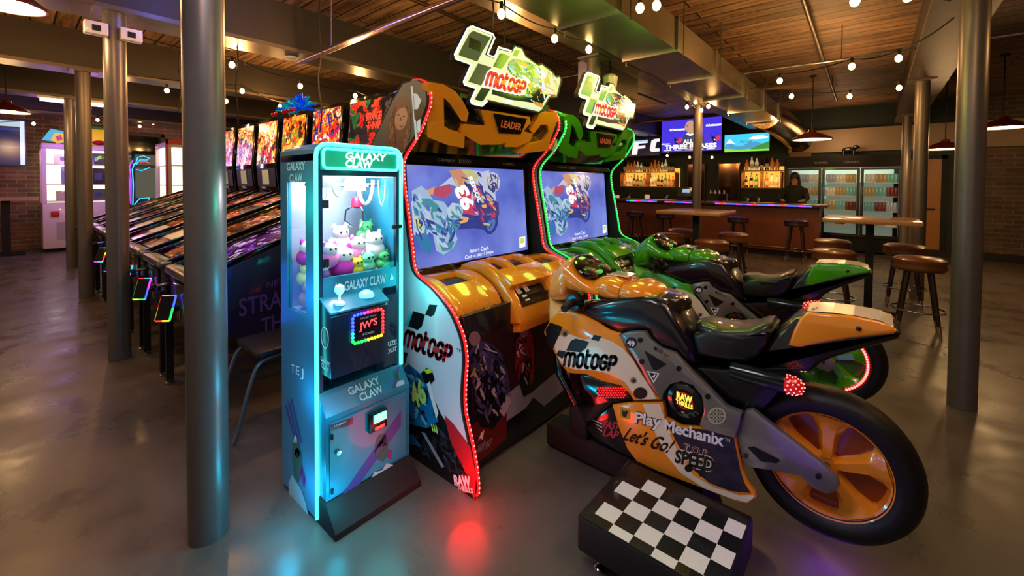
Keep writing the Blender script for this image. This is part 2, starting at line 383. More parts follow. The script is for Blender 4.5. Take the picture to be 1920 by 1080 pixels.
def area(loc, col, w, sx, sy, rot=(0, 0, 0), name='ceiling_fill'):
    l = bpy.data.lights.new(name, 'AREA'); l.shape = 'RECTANGLE'; l.size = sx; l.size_y = sy; l.color = srgb(col); l.energy = w
    o = bpy.data.objects.new(name, l); C.objects.link(o); o.location = loc; o.rotation_euler = rot; return o

GL = {'m': (1.0, [[(0, 0), (0, .82), (.14, 1), (.36, 1), (.5, .82), (.5, 0)], [(.5, .82), (.64, 1), (.86, 1), (1, .82), (1, 0)]]),
      'o': (.52, [[(0, .18), (0, .82), (.14, 1), (.38, 1), (.52, .82), (.52, .18), (.38, 0), (.14, 0), (0, .18)]]),
      't': (.34, [[(.02, 1.3), (.02, .18), (.14, 0), (.34, 0)], [(.02, .95), (.34, .95)]]),
      'G': (.52, [[(.52, .84), (.38, 1), (.14, 1), (0, .82), (0, .18), (.14, 0), (.38, 0), (.52, .18), (.52, .5), (.28, .5)]]),
      'P': (.52, [[(0, 0), (0, 1), (.38, 1), (.52, .84), (.52, .6), (.38, .44), (0, .44)]])}
def racelogo(mb, P0, P1, P2, m, w=.2, shear=.22, m2=None):
    x = 0; paths = []; cut = 0
    for ch in 'motoGP':
        a, ps = GL[ch]; paths += [[(x+p[0], p[1]) for p in q] for q in ps]; x += a+.3
    W = x-.3
    if m2: mb.strokes(paths, w*2.1, P0, P1, P2, m2, W, 1, shear); 
    off = .0006
    mb.strokes(paths, w, P0, P1, P2, m, W, 1, shear)

# ================================================================ THE ROOM
CEIL = 3.4
def st(mb, name): return mb.build(name, None, 0, kind='structure')
st(MB().box(-6, 13.2, -5.2, 14.5, -.1, 0, floorM), 'floor')
st(MB().box(-6, 13.2, -5.2, 14.5, CEIL, CEIL+.12, plankM), 'ceiling')
# brick wall at the back left, with a window opening filled by a window unit
st(MB().box(-6, 1.62, 14.2, 14.45, 0, CEIL, brickM).box(2.62, 13.2, 14.2, 14.45, 0, CEIL, brickM).box(1.62, 2.62, 14.2, 14.45, 0, .95, brickM).box(1.62, 2.62, 14.2, 14.45, 2.7, CEIL, brickM), 'wall_back')
DARKW = mat('dark_teal_wall', '#23302c', .7, noise=.15, nscale=2)
st(MB().box(13, 13.2, -1.3, 14.2, 0, CEIL, DARKW).box(13, 13.2, -5.2, -1.3, 0, CEIL, brickR), 'wall_bar')
st(MB().box(-6, 13.2, -5.4, -5.2, 0, CEIL, brickR), 'wall_right')
w = MB(); FR = mat('window_frame_brown', '#4a3a34', .6, noise=.1); NIGHT = mat('night_glass', '#0a0d10', .06, coat=1)
w.box(1.62, 2.62, 14.3, 14.33, .95, 2.7, NIGHT)
for a in (1.62, 2.55): w.box(a, a+.07, 14.14, 14.3, .95, 2.7, FR)
for a in (.95, 1.85, 2.64): w.box(1.62, 2.62, 14.14, 14.3, a, a+.06, FR)
st(w, 'window_1')
# plain ceiling beams running along X over each column row
BT = 2.9
beamrows = [-.5, 2.2, 4.98, 7.85, 10.6, 13.3]
for i, y in enumerate(beamrows):
    b = MB().box(.2, 12.9, y-.17, y+.17, BT+.04, CEIL, BEAM).box(.2, 12.9, y-.2, y+.2, BT, BT+.04, mat('beam_flange', '#6a5e54', .4, .4, noise=.3, nscale=3))
    if y < 3: pass
    else: b.box(-5.9, .2, y-.17, y+.17, BT+.04, CEIL, BEAM).box(-5.9, .2, y-.2, y+.2, BT, BT+.04, MATS['beam_flange'])
    st(b, 'trim_%d' % (i+1))
b = MB().box(12.86, 12.98, -5, 14.1, 0, .14, mat('skirting', '#15120f', .5)); st(b, 'baseboard_bar')
b = MB().box(12.85, 12.99, -5.1, 1.7, 2.32, 2.86, mat('tan_lit_ceiling', '#8c7862', .6, noise=.1, nscale=2)); st(b, 'trim_7')  # added tan band, its colour stands for the lit ceiling above the coolers
d = MB().box(12.93, 13.0, -1.08, -.4, 0, 2.1, DOORW, 0).box(12.9, 13, -1.16, -1.08, 0, 2.18, KM).box(12.9, 13, -.4, -.32, 0, 2.18, KM).box(12.9, 13, -1.16, -.32, 2.1, 2.18, KM)
do = st(d, 'door_1')
MB().tube([(12.92, -.98, 1.02), (12.86, -.98, 1.02), (12.86, -.86, 1.02)], .012, K).build('door_handle', do)

# ---------------------------------------------------------------- columns
def column(x, y, label, top=BT):
    r = .074
    t = thing('support_column', label, 'column', (x, y, 0), 'round steel columns holding up the beams')
    MB().lathe([(r, 0.001), (r, top)], (x, y, 0), PIPE, seg=32).build('pipe', t)
    MB().box(x-.13, x+.13, y-.13, y+.13, top-.02, top-.001, PIPE).build('top_plate', t)
colz = [(.527, 2.132, 'grey steel column closest to the camera, left of the glowing cyan claw machine'),
        (.579, 4.832, 'grey column rising beside the coin doors of the pinball row'),
        (.622, 7.748, 'slim brownish column just right of the purple lit one at the left'),
        (.669, 10.437, 'purple lit column standing in front of the tall white prize machine'),
        (4.193, -.484, 'large lone steel column near the right edge of the photo'),
        (4.2, 2.4, 'column seen behind the two lit checkered flag signs'),
        (7.8, -.45, 'column just behind the right wooden table, in front of the tan door'),
        (7.86, 2.4, 'column rising behind the left wooden table in front of the big television'),
        (11.4, -.45, 'farthest column, in front of the right cooler door')]
for x, y, l in colz: column(x, y, l)

# ---------------------------------------------------------------- ceiling services
t = thing('air_duct', 'long rectangular galvanised air duct reflecting green light under the ceiling', 'duct', (6, 1.7, 2.75))
MB().box(2.2, 9.6, 1.44, 1.96, 2.76, 3.05, GALV).build('duct_run', t)
for k, x in enumerate((2.9, 4.05, 5.3, 6.7, 8.1, 9.5)):
    MB().box(x-.02, x+.02, 1.42, 1.98, 2.74, 3.07, STEEL).build('joint_flange', t)
    MB().tube([(x+.1, 1.41, 2.72), (x+.1, 1.41, CEIL)], .006, STEEL, 6).tube([(x+.1, 1.99, 2.72), (x+.1, 1.99, CEIL)], .006, STEEL, 6).build('hanger_rod', t)
t = MB(); FOIL = mat('foil_duct', '#b09a78', .25, 1, noise=.4, nscale=9, bump=.9)
rr = []; pp = []
for i in range(60):
    a = i/59; pp.append((9.74+a*2.78, 1.7-.25*a, 2.9-.3*a*a)); rr.append(.27+(.018 if i % 2 else 0))
t.tube(pp, rr, FOIL, 20).build('flexible_duct', None, 60, label='wrinkled shiny foil flexible duct at the bar end of the rectangular duct', category='duct')
# second small duct stub lit gold near the sign
t = thing('duct_box', 'small golden lit metal duct box above the second checkered flag sign', 'duct', (4.0, 2.0, 3))
MB().box(4.35, 5.4, 2.42, 2.62, 2.62, 2.9, GALV).build('box_body', t); MB().box(4.3, 4.35, 2.39, 2.66, 2.58, 2.92, STEEL).build('end_collar', t)
def pipe(name, label, pts, r, m, cat='pipe', group=None):
    mb = MB().tube(pts, r, m, 8)
    for p, q in zip(pts, pts[1:]):
        for u in (.2, .8): v = Vector(p).lerp(Vector(q), u); mb.tube([v, (v.x, v.y, CEIL)], .005, m, 5)
    return mb.build(name, None, 60, label=label, category=cat, group=group)
BP = mat('dark_pipe', '#3a2f28', .4, .6)
q0 = onY(572, 112, 4.6); q1 = onX(880, -8, q0.x+.1)
pipe('conduit_pipe', 'shiny pink grey steel pipe running diagonally up from the blue lit beam', [(q0.x, 4.75, q0.z), (q0.x+.02, 1.2, q0.z)], .028, mat('pinkish_steel', '#c0a8b4', .2, .9))
pipe('sprinkler_pipe', 'dark sprinkler pipe hung below the planks, left of the first flag sign', [(.8, 3.35, 3.26), (5.2, 3.4, 3.2), (9, 3.4, 3.2)], .02, BP)
pipe('sprinkler_pipe', 'bronze pipe crossing the right hand ceiling planks toward the bar', [(4.2, .55, 3.28), (10.6, .62, 3.2)], .024, BP)
pipe('sprinkler_pipe', 'thin pale pipe spanning the ceiling in front of the right hand columns', [(6.4, 1.42, 3.0), (6.4, -4, 3.0)], .012, STEEL)
pipe('sprinkler_pipe', 'thin conduit below the beam behind the second flag sign', [(4.9, 2.6, 2.95), (4.9, 8, 2.95)], .01, STEEL)
pipe('sprinkler_pipe', 'dark pipe under the ceiling behind the bar television', [(10.5, 1.9, 3.1), (10.5, 6, 3.1)], .03, BP)
for i, (x, y, z0, z1, l) in enumerate([(2.0, 4.2, 2.0, 3.39, 'black hanging cable dropping left of the orange racing cabinet'), (1.55, 5.1, 2.1, 3.39, 'black cable dropping behind the cyan lit claw machine'), (2.3, 2.16, 2.1, 3.39, 'left of two black cords above the orange cabinet'), (2.44, 2.16, 2.1, 3.39, 'right of two black cords above the orange cabinet'), (1.3, 6.2, 2.3, 3.39, 'black cable hanging behind the large left column')]):
    pts = [(x+.012*math.sin(k*1.3+i), y+.012*math.cos(k*1.7), z0+(z1-z0)*k/10) for k in range(11)]
    MB().tube(pts, .007, KM, 6).build('hanging_cable', None, 60, label=l, category='cable')
# smoke detector, sensors
MB().lathe([(.0, 0), (.075, .002), (.08, .02), (.06, .035)], (2.05, 4.98, BT-.036), WHITE).build('smoke_detector', None, 50, label='round white smoke detector under the beam next to the steel pipe', category='detector')
t = thing('ceiling_speaker', 'small white ceiling speaker beside the column between the two flag signs', 'speaker', (4.45, 2.33, 2.7))
MB().lathe([(.02, -.16), (.07, -.14), (.09, 0), (.06, .03)], (4.45, 2.33, 2.72), WHITE).build('housing', t); MB().tube([(4.45, 2.33, 2.75), (4.45, 2.33, 2.9)], .012, KM).build('bracket', t)
for px, py, l in ((178, 57, 'left of two white junction boxes on the beam by the second column'), (243, 70, 'right of two white junction boxes on the beam by the second column')):
    p = onY(px, py, 4.8)
    t = thing('junction_box', l, 'electrical box', (p.x, 4.78, p.z-.06)); MB().box(p.x-.07, p.x+.07, 4.7, 4.778, p.z-.05, p.z+.05, WHITE, .008).build('box_body', t); MB().box(p.x-.025, p.x+.025, 4.695, 4.701, p.z-.025, p.z+.02, KM).build('socket', t)
LTUBE = mat('fluorescent_tube', '#ffffff', .3, emit='#fff4e0', es=3)
for i, (px0, px1, py) in enumerate(((75, 142, 186), (168, 195, 192))):
    a = onY(px0, py, 10.35); b = onY(px1, py+2, 10.35)
    t = thing('strip_light', ['long bright strip light under the far beam at the left', 'short bright strip light under the far beam by the slim column'][i], 'light', (a.x, 10.35, a.z)); MB().box(a.x, b.x, 10.41, 10.5, 2.81, 2.86, LTUBE).build('diffuser', t); MB().box(a.x-.03, b.x+.03, 10.405, 10.52, 2.86, 2.899, WHITE).build('housing', t)
# track light heads beside main pillar
t = thing('track_bar', 'pair of short black track bars under the ceiling right of the front column', 'track light', (1.3, 5.4, 3.2))
a = onY(419, 72, 5.3); b = onY(495, 90, 5.3); MB().box(a.x, b.x, 5.28, 5.32, a.z-.02, a.z+.02, KM).build('rail', t); MB().box(a.x, b.x-.25, 5.48, 5.52, a.z-.05, a.z, KM).build('rail', t)

# pendant lamps
def pendant(x, y, z, label, R=.23):
    t = thing('pendant_lamp', label, 'pendant lamp', (x, y, z), 'round metal pendant lamps')
    sh = mat('lamp_shade_red', '#5a1810', .3, .3, coat=.5)
    MB().lathe([(R, 0), (R*.98, .02), (R*.62, .085), (.06, .13), (.05, .17), (.001, .18)], (x, y, z), sh, seg=28).build('lamp_shade', t)
    MB().lathe([(R*.93, .004), (.001, .0)], (x, y, z-.004), mat('lamp_glow', '#fff2c8', .4, emit='#ffe0a0', es=2.2), seg=28).build('diffuser', t)
    MB().tube([(x, y, z+.17), (x, y, CEIL-.02)], .008, KM, 6).build('cord', t)
    MB().lathe([(.05, 0), (.05, .02)], (x, y, CEIL-.021), KM).build('canopy', t)
    point((x, y, z-.06), '#ffc98a', 26, .12)
q = onZ(15, 12, 2.75); pendant(q.x, q.y, 2.75, 'glowing pendant lamp in the top left corner', .2)
q = onZ(12, 210, 2.5); pendant(q.x, q.y, 2.5, 'glowing pendant lamp by the dark blue television at the left edge', .26)
q = onZ(1522, 262, 2.3); pendant(q.x, q.y, 2.3, 'pendant lamp with wide shade over the bar before the coolers', .3)
q = onZ(1880, 240, 2.35); pendant(q.x, q.y, 2.35, 'red rimmed pendant lamp right of the large right column', .26)
q = onZ(1772, 280, 2.15); pendant(q.x, q.y, 2.15, 'low pendant lamp partly hidden behind the large right column', .28)

# string lights
def strand(label, pts, bulbs=None, sag=.1, nb=None):
    t = thing('string_lights', label, 'string lights', tuple(pts[0]), 'strings of warm bulbs under the ceiling')
    mb = MB(); allp = []
    for a, b in zip(pts, pts[1:]):
        a = Vector(a); b = Vector(b)
        for k in range(9):
            u = k/9; p = a.lerp(b, u); p.z -= sag*4*u*(1-u)*.3; allp.append(p)
    allp.append(Vector(pts[-1])); mb.tube(allp, .006, KM, 5).build('cable', t)
    for i, b in enumerate(bulbs if bulbs is not None else pts):
        x, y, z = b
        s = MB().tube([(x, y, z+.01), (x, y, z-.05)], .014, KM, 8).build('socket', t)
        MB().lathe([(.001, -.115), (.02, -.105), (.029, -.083), (.026, -.062), (.013, -.045)], (x, y, z), BULB, seg=12).build('bulb', t)
def up(px, py, Z=2.8): q = onZ(px, py, Z-.08); return (q.x, q.y, Z)
def far(px, py, d, up_=.08):
    q = EYE+ray(px, py)*d; return (q.x, q.y, q.z+up_)
strand('string of warm bulbs running past the two lit flag signs', [(1.5, 2.2, 2.83), up(940, 27), up(1040, 73), up(1104, 93), (5.2, 2.1, 2.84), (6.6, 2.2, 2.84), (7.6, 2.34, 2.8)], [up(940, 27), up(1040, 73), up(1104, 93)])
strand('string of warm bulbs above the pinball backboxes', [(.7, 5.15, 2.84), up(435, 122), up(563, 162), up(666, 180), (4.6, 6.4, 2.84)], [up(435, 122), up(563, 162), up(666, 180)])
strand('lower string of warm bulbs hanging behind the pinball row', [(.9, 7.2, 2.85), up(454, 171), up(525, 200), up(620, 206), (4.8, 7.6, 2.84)], [up(454, 171), up(525, 200), up(620, 206), up(424, 190), up(313, 170)])
strand('far string of warm bulbs before the brick wall and window', [(-.8, 13.6, 2.6), far(63, 232, 9.0), far(183, 225, 9), far(262, 237, 10.3), far(287, 231, 10.6), (4.5, 13.4, 2.7)], [far(63, 232, 9.0), far(183, 225, 9), far(262, 237, 10.3), far(287, 231, 10.6)])
strand('string of warm bulbs strung from the duct across to the right hand columns', [(6.7, 1.35, 2.85), up(1462, 152), up(1597, 125), up(1685, 110), (4.9, -.45, 2.85)], [up(1462, 152), up(1597, 125), up(1685, 110)])
strand('string of warm bulbs ending at the column behind the right table', [(8.2, 1.35, 2.84), up(1484, 181), up(1593, 181), up(1686, 165)], [up(1484, 181), up(1593, 181), up(1686, 165)])
strand('short cluster of warm bulbs wrapped on the column before the television', [(7.62, 2.55, 2.85), far(1288, 201, 7.2), far(1304, 192, 7.2), far(1315, 207, 7.15), far(1328, 200, 7.1), (7.7, 2.15, 2.85)], [far(1288, 201, 7.2), far(1304, 192, 7.2), far(1315, 207, 7.15), far(1328, 200, 7.1)], sag=.02)
strand('string of warm bulbs along the top of the photo over the motorcycles', [(2.6, 1.3, 3.1), up(1231, 11), up(1200, 16), up(1603, 3), up(1702, -6), (4.6, -.4, 2.9)], [up(1231, 11), up(1200, 16), up(1603, 3), up(1702, -6)], sag=.05)
strand('added string of warm bulbs standing for reflections above the liquor shelves', [(12.4, 6.2, 2.25), far(1251, 292, 12.2), far(1293, 295, 11.8), far(1335, 295, 11.2), (12.4, 2.2, 2.3)], [far(1251, 292, 12.2), far(1293, 295, 11.8), far(1335, 295, 11.2)], sag=.05)  # bulbs put in where only reflections shine behind the bar

# ================================================================ PINBALL ROW
HOT = ['#e8301a', '#ffb02a', '#1a1a22', '#f3e7c8', '#d01060', '#2a2a90', '#f2701a']
arts = [art('glass_art_a', ['#101018', '#b01818', '#10502c', '#16161c', '#e03a1a', '#1b1b26'], 9, .9, 1), art('glass_art_b', HOT, 15, .95, 2),
        art('glass_art_c', ['#ffae1a', '#e0301a', '#6a8a1a', '#f5d24a', '#251018', '#f07a1a'], 12, .95, 3), art('glass_art_d', ['#e83a1a', '#ff9a2a', '#e8e0d0', '#a01830', '#2a1418', '#ffc23a'], 13, .95, 4),
        art('glass_art_e', ['#f2ead0', '#e06a1a', '#3a5a7a', '#b02a20', '#161620', '#ffcf4a'], 16, .95, 5)]
pfs = [art('field_art_a', ['#3a1a8a', '#1a0c3a', '#7a3ae0', '#d8c8ff', '#140a20', '#5a1a6a'], 15, .55, 6, .5), art('field_art_b', ['#b0502a', '#c89060', '#201010', '#e8a03a', '#5a6a4a', '#1a1010'], 11, .12, 7, .4),
       art('field_art_c', ['#8a6a5a', '#b89078', '#3a2a28', '#e8d8b0', '#6a7a8a', '#40302c'], 6, .1, 8, .3)]
darts = [art('dim_'+str(k), HOT[k:]+HOT[:k], 14, .3, 20+k) for k in range(5)]
SIDEP = mat('pinball_side_purple', '#1d1530', .4, coat=.3, noise=.5, nscale=3); STL = mat('side_lettering', '#4a2f60', .5, emit='#4a2a70', es=.05)
rainbow = [mat('led_'+n, c, .3, emit=c, es=2.4) for n, c in (('red', '#ff2a30'), ('yellow', '#e8e020'), ('green', '#20e050'), ('blue', '#3a50ff'), ('violet', '#c030ff'), ('cyan', '#20d0e0'))]
PAPER = mat('instruction_card', '#b8c8b4', .6, emit='#a8b8a4', es=.15)
plabels = ['nearest pinball machine, purple side panel, right behind the claw machine', 'second pinball machine from the claw machine, orange red backglass', 'third pinball machine, yellow backglass, blue tinsel topper standing on it',
           'fourth pinball machine, orange and white backglass with a green card below', 'fifth pinball machine, multicoloured backglass with a grey card', 'sixth pinball machine, backglass just right of the front column', 'seventh pinball machine, mostly hidden behind the front column', 'farthest pinball machine of the row by the white prize machines']
for i in range(8):
    yc = 3.66+.8*i; y0, y1 = yc-.3, yc+.3
    t = thing('pinball_machine', plabels[i], 'pinball machine', (.76, yc, 0), 'pinball machines in one row')
    side = [(.76, .5), (.76, .84), (2.12, 1.34), (2.2, 1.36), (2.2, .34), (.95, .42)]
    mb = MB().prism([(x, z) for x, z in side], 'y', y0, y1, SIDEP if i == 0 else K, .006)
    if i == 0:
        for s, zz0, xa, xb, hh in (('STRANGER', .56, 1.02, 1.62, .13), ('THINGS', .4, 1.16, 1.56, .12), ('NETFLIX', .73, 1.2, 1.44, .045)):
            mb.text(s, (xa, y0-.002, zz0), (xb, y0-.002, zz0+.02), (xa, y0-.002, zz0+hh), STL, .01)
    mb.build('body', t)
    sl = (1.34-.84)/(2.12-.76)
    pf = MB(); z_ = lambda x: .845+(x-.76)*sl
    pf.poly([(.84, y0+.035, z_(.84)+.004), (2.14, y0+.035, z_(2.14)+.004), (2.14, y1-.035, z_(2.14)+.004), (.84, y1-.035, z_(.84)+.004)], pfs[0] if i == 0 else pfs[1 if i % 2 else 2])
    if i > 0:
        for k, (xa, xb) in enumerate(((1.0, 1.15), (1.45, 1.62), (1.8, 2.05))):
            pf.poly([(xa, y0+.08, z_(xa)+.006), (xb, y0+.08, z_(xb)+.006), (xb, y1-.1, z_(xb)+.006), (xa, y1-.1, z_(xa)+.006)], darts[(i+k) % 5] if k != 0 else mat('apron_card', '#c8b8a0', .3, emit='#c8b8a0', es=.25))
    pf.build('playfield', t, 0)
    for y in (y0+.016, y1-.016):
        MB().prism([(.78, z_(.78)), (.78, z_(.78)+.035), (2.16, z_(2.16)+.035), (2.16, z_(2.16))], 'y', y-.016, y+.016, KG, .004).build('side_rail', t)
    MB().box(.72, .82, y0-.004, y1+.004, .83, .885, STEEL, .02).build('lockdown_bar', t)
    cd = MB().box(.742, .76, yc-.15, yc+.15, .53, .8, K, .008).box(.735, .742, yc-.03, yc+.0, .56, .66, CHROME).box(.735, .742, yc-.08, yc-.05, .56, .66, CHROME)
    cd = cd.build('coin_door', t)
    if i < 5:
        fr = MB(); a = .042; cz = .64; O = Vector((.67, yc-.02, cz)); eu = Vector((.72, -.69, 0)); ev = Vector((.28, .3, .91)).normalized(); en = eu.cross(ev)
        cs = [(-a, -.08), (a, -.08), (a, .08), (-a, .08)]
        for k in range(4):
            p, q = cs[k], cs[(k+1) % 4]; W_ = lambda u, v: O+eu*u+ev*v
            mm_ = ((p[0]+q[0])/2, (p[1]+q[1])/2)
            fr.tube([W_(*p), W_(*mm_)], .008, rainbow[(2*k+i) % 6], 6); fr.tube([W_(*mm_), W_(*q)], .008, rainbow[(2*k+1+i) % 6], 6)
        fr.add([O+eu*u+ev*v+en*w_ for w_ in (-.012, .012) for u, v in cs], [(0, 1, 2, 3), (4, 5, 6, 7), (0, 1, 5, 4), (1, 2, 6, 5), (2, 3, 7, 6), (3, 0, 4, 7)], K)
        fr.tube([O, (.745, yc, .62)], .02, K, 6)
        fr.build('card_reader', t, 0)
    MB().tube([(.76, y1-.06, .76), (.66, y1-.06, .75)], .012, CHROME).ball((.65, y1-.06, .75), .02, K).build('plunger', t)
    for x in (.76, 2.14):
        for y in (y0-.005, y1+.005):
            MB().prism([(x-.035, y-.02), (x+.01, y-.02), (x+.01, y+.02), (x-.035, y+.02)], 'z', .03, .66 if x < 1 else .5, KM).lathe([(.028, .003), (.028, .012), (.01, .02), (.01, .04)], (x-.012, y, 0), STEEL, seg=12).build('leg', t)
    # backbox
    b = MB().prism([(2.2, 1.36), (2.16, 1.72), (2.2, 2.32), (2.46, 2.32), (2.46, 1.36)], 'y', y0-.03, y1+.03, KG, .008).build('backbox', t)
    g = MB().poly([(2.158, y0+.0, 1.74), (2.158, y1-.0, 1.74), (2.194, y1-.0, 2.28), (2.194, y0+.0, 2.28)], arts[i] if i < 5 else arts[3])
    if i == 0:
        T2 = mat('poster_red', '#e02a20', .4, emit='#e0281c', es=1.3)
        for s, a0, zb, ln, hh in (('STRANGER', .30, 2.08, .28, .075), ('THINGS', .33, 2.0, .22, .07), ('NETFLIX', .38, 2.2, .12, .03)):
            f = lambda y, z: (2.158+(z-1.74)/.54*.036-.004, y, z)
            g.text(s, f(y1-.0-a0, zb), f(y1-a0-ln, zb), f(y1-a0, zb+hh), T2, .02)
    g.build('backglass', t, 0)
    MB().poly([(2.175, y0+.0, 1.44), (2.175, y1-.0, 1.44), (2.159, y1-.0, 1.68), (2.159, y0+.0, 1.68)], mat('speaker_panel', '#0c1a1c', .5)).poly([(2.168, yc-.1, 1.47), (2.168, yc+.12, 1.47), (2.155, yc+.12, 1.66), (2.155, yc-.1, 1.66)], PAPER).build('speaker_panel', t, 0)
# blue tinsel topper on the third machine
tin = mat('blue_tinsel', '#1a6ae8', .15, .9, emit='#0a4ae0', es=.35); ting = mat('cyan_tinsel', '#20c0c8', .15, .9, emit='#10a0b0', es=.35)
yc = 3.66+1.6
def tinsel(cx, cy, cz, r, n, m1, m2):
    mb = MB()
    for k in range(n):
        a = random.uniform(0, 2*PI); e = random.uniform(-.1, 1.4); rr = r*random.uniform(.5, 1.05)
        d = Vector((math.cos(a)*math.cos(e), math.sin(a)*math.cos(e), math.sin(e)))
        p0 = Vector((cx, cy, cz)); p1 = p0+d*rr*.6; p2 = p0+d*rr+Vector((0, 0, -.015))
        mb.tube([p0, p1, p2], [.004, .014, .006], m1 if random.random() < .7 else m2, 4)
    return mb
tinsel(2.32, yc+.1, 2.4, .2, 120, tin, ting).build('tinsel_topper', None, 0, label='big bundle of blue tinsel on top of the third pinball machine', category='decoration')
tinsel(2.32, yc+.48, 2.4, .15, 80, ting, tin).build('tinsel_topper', None, 0, label='smaller teal tinsel bunch left of the big blue bundle on the pinball row', category='decoration')
t = thing('bauble_string', 'row of small red baubles at the foot of the blue tinsel', 'decoration', (2.2, yc, 2.33))
for k in range(6): MB().ball((2.15, yc-.1+.1*k+(.12 if k > 3 else 0), 2.345), .024, mat('bauble_red', '#c01830', .1, .6)).build('bauble', t)
# chair tucked behind the claw machine
t = thing('tubular_chair', 'grey tube framed chair with black seat standing behind the claw machine', 'chair', (1.15, 2.95, 0))
MB().box(.92, 1.35, 2.72, 3.1, .46, .5, SEATM, .03).build('seat', t)
TUB = mat('grey_tube', '#7a7d80', .3, .8)
for y in (2.74, 3.08):
    MB().tube(smooth2([(.8, y, .013), (.83, y, .1), (.9, y, .36), (.97, y, .445), (1.2, y, .447), (1.3, y, .4), (1.42, y, .1), (1.45, y, .013)], 4), .012, TUB).build('leg', t)
MB().box(1.33, 1.36, 2.74, 3.08, .62, .86, SEATM, .02).tube([(1.3, 2.76, .45), (1.37, 2.76, .85)], .011, TUB).tube([(1.3, 3.06, .45), (1.37, 3.06, .85)], .011, TUB).build('backrest', t)

# ================================================================ GALAXY CLAW MACHINE
X0, X1, Y0, Y1, ZT = .85, 1.292, 1.845, 2.2, 1.675
T = thing('claw_machine', 'narrow blue claw machine outlined in cyan neon with plush toys inside', 'claw machine', (1.07, 2.0, 0))
WZ0, WZ1 = .9, 1.5
s = MB(); e = .02
ry0, ry1 = 1.93, 2.125
s.box(X0, X0+e, Y0, ry0, 0.02, ZT-.03, CBLUE).box(X0, X0+e, ry1, Y1, 0.02, ZT-.03, CBLUE).box(X0, X0+e, ry0, ry1, .02, WZ0, CBLUE).box(X0, X0+e, ry0, ry1, WZ1, ZT-.03, CBLUE)
xs = X0-.0015
def sp(px, py): q = onX(px, py, xs); return q
for tx, a, b, c in (('GALAXY', (538, 320), (572, 318), (538, 305)), ('CLAW', (543, 342), (567, 340), (543, 326))):
    s.text(tx, sp(*a), sp(*b), sp(*c), CLT, .02)
s.text('T', sp(546, 697), sp(552, 700), sp(546, 681), CLT); s.text('E', sp(555, 701), sp(561, 704), sp(555, 684), CLT); s.text('J', sp(563, 705), sp(569, 708), sp(563, 688), CLT)
# side print: diagonal stripes and a rocket with smoke
STR = mat('claw_stripe_violet', '#4a3c8a', .4); RK = mat('rocket_green', '#1d5c54', .4); RK2 = mat('rocket_magenta', '#8a2a70', .4); SMK = mat('smoke_cream', '#a8c0c8', .4)
for k in range(3): s.poly([sp(534+5*k, 760-6*k), sp(537+5*k, 760-6*k), sp(556+5*k, 830), sp(553+5*k, 830)], STR)
def blob(c, rx, ry, n=14, rot=0): return [(c[0]+rx*math.cos(2*PI*k/n)*math.cos(rot)-ry*math.sin(2*PI*k/n)*math.sin(rot), c[1]+rx*math.cos(2*PI*k/n)*math.sin(rot)+ry*math.sin(2*PI*k/n)*math.cos(rot)) for k in range(n)]
s.poly([sp(*p) for p in ((542, 945), (541, 905), (548, 890), (556, 905), (563, 915), (572, 940), (578, 965), (583, 985), (560, 965))], SMK)
s.poly([sp(*p) for p in ((553, 815), (560, 830), (566, 855), (566, 885), (560, 905), (552, 895), (547, 860), (548, 830))], RK)
s.poly([sp(*p) for p in ((553, 815), (557, 823), (558, 832), (549, 830))], CLT); s.poly([sp(*p) for p in blob((557, 850), 5, 10)], CDARK); s.poly([sp(*p) for p in ((566, 870), (573, 900), (570, 915), (564, 893))], RK2)
s.build('left_side_panel', T, 0)
MB().prism([(ry0+.0, WZ0), (ry1, WZ0), (ry1, WZ1), (ry0, WZ1)], 'x', X0+.006, X0+.01, GLASS).build('left_window', T, 0)
MB().box(X1-e, X1, Y0, Y1, .02, ZT-.03, CBLUE).build('right_side_panel', T, 0)
MB().box(X0+e, X1-e, Y1-.02, Y1, .05, ZT-.03, CDARK).build('back_panel', T, 0)
MB().prism([(X0, ZT-.05), (X0+.02, ZT-.015), (X0+.05, ZT), (X1-.05, ZT), (X1-.02, ZT-.015), (X1, ZT-.05), (X1, ZT-.08), (X0, ZT-.08)], 'y', Y0, Y1, CBLUE, .006).build('top', T)
# front frame
wx0, wx1, wz0, wz1 = .885, 1.262, 1.075, 1.53
f = MB().box(X0+.004, wx0, Y0-.004, Y0+.02, .57, ZT-.05, CDARK).box(wx1, X1-.004, Y0-.004, Y0+.02, .57, ZT-.05, CDARK).box(wx0, wx1, Y0-.004, Y0+.02, wz1, ZT-.05, CDARK).box(wx0, wx1, Y0-.004, Y0+.02, .98, wz0, CBLUE)
fy = Y0-.006
f.text('GALAXY CLAW', (.985, fy, 1.005), (1.2, fy, 1.005), (.985, fy, 1.05), CLT, .015)
for x in (.945, 1.235): f.poly([(x, fy, 1.05), (x-.012, fy, 1.015), (x+.012, fy, 1.015)], CLT)
f.build('front_frame', T, 0)
MB().box(wx0, wx1, Y0+.004, Y0+.007, wz0, wz1, GLASS).build('front_window', T, 0)
MB().box(wx1-.03, X1-.002, Y0-.02, Y0-.004, 1.27, 1.29, KM, .006).build('door_latch', T)
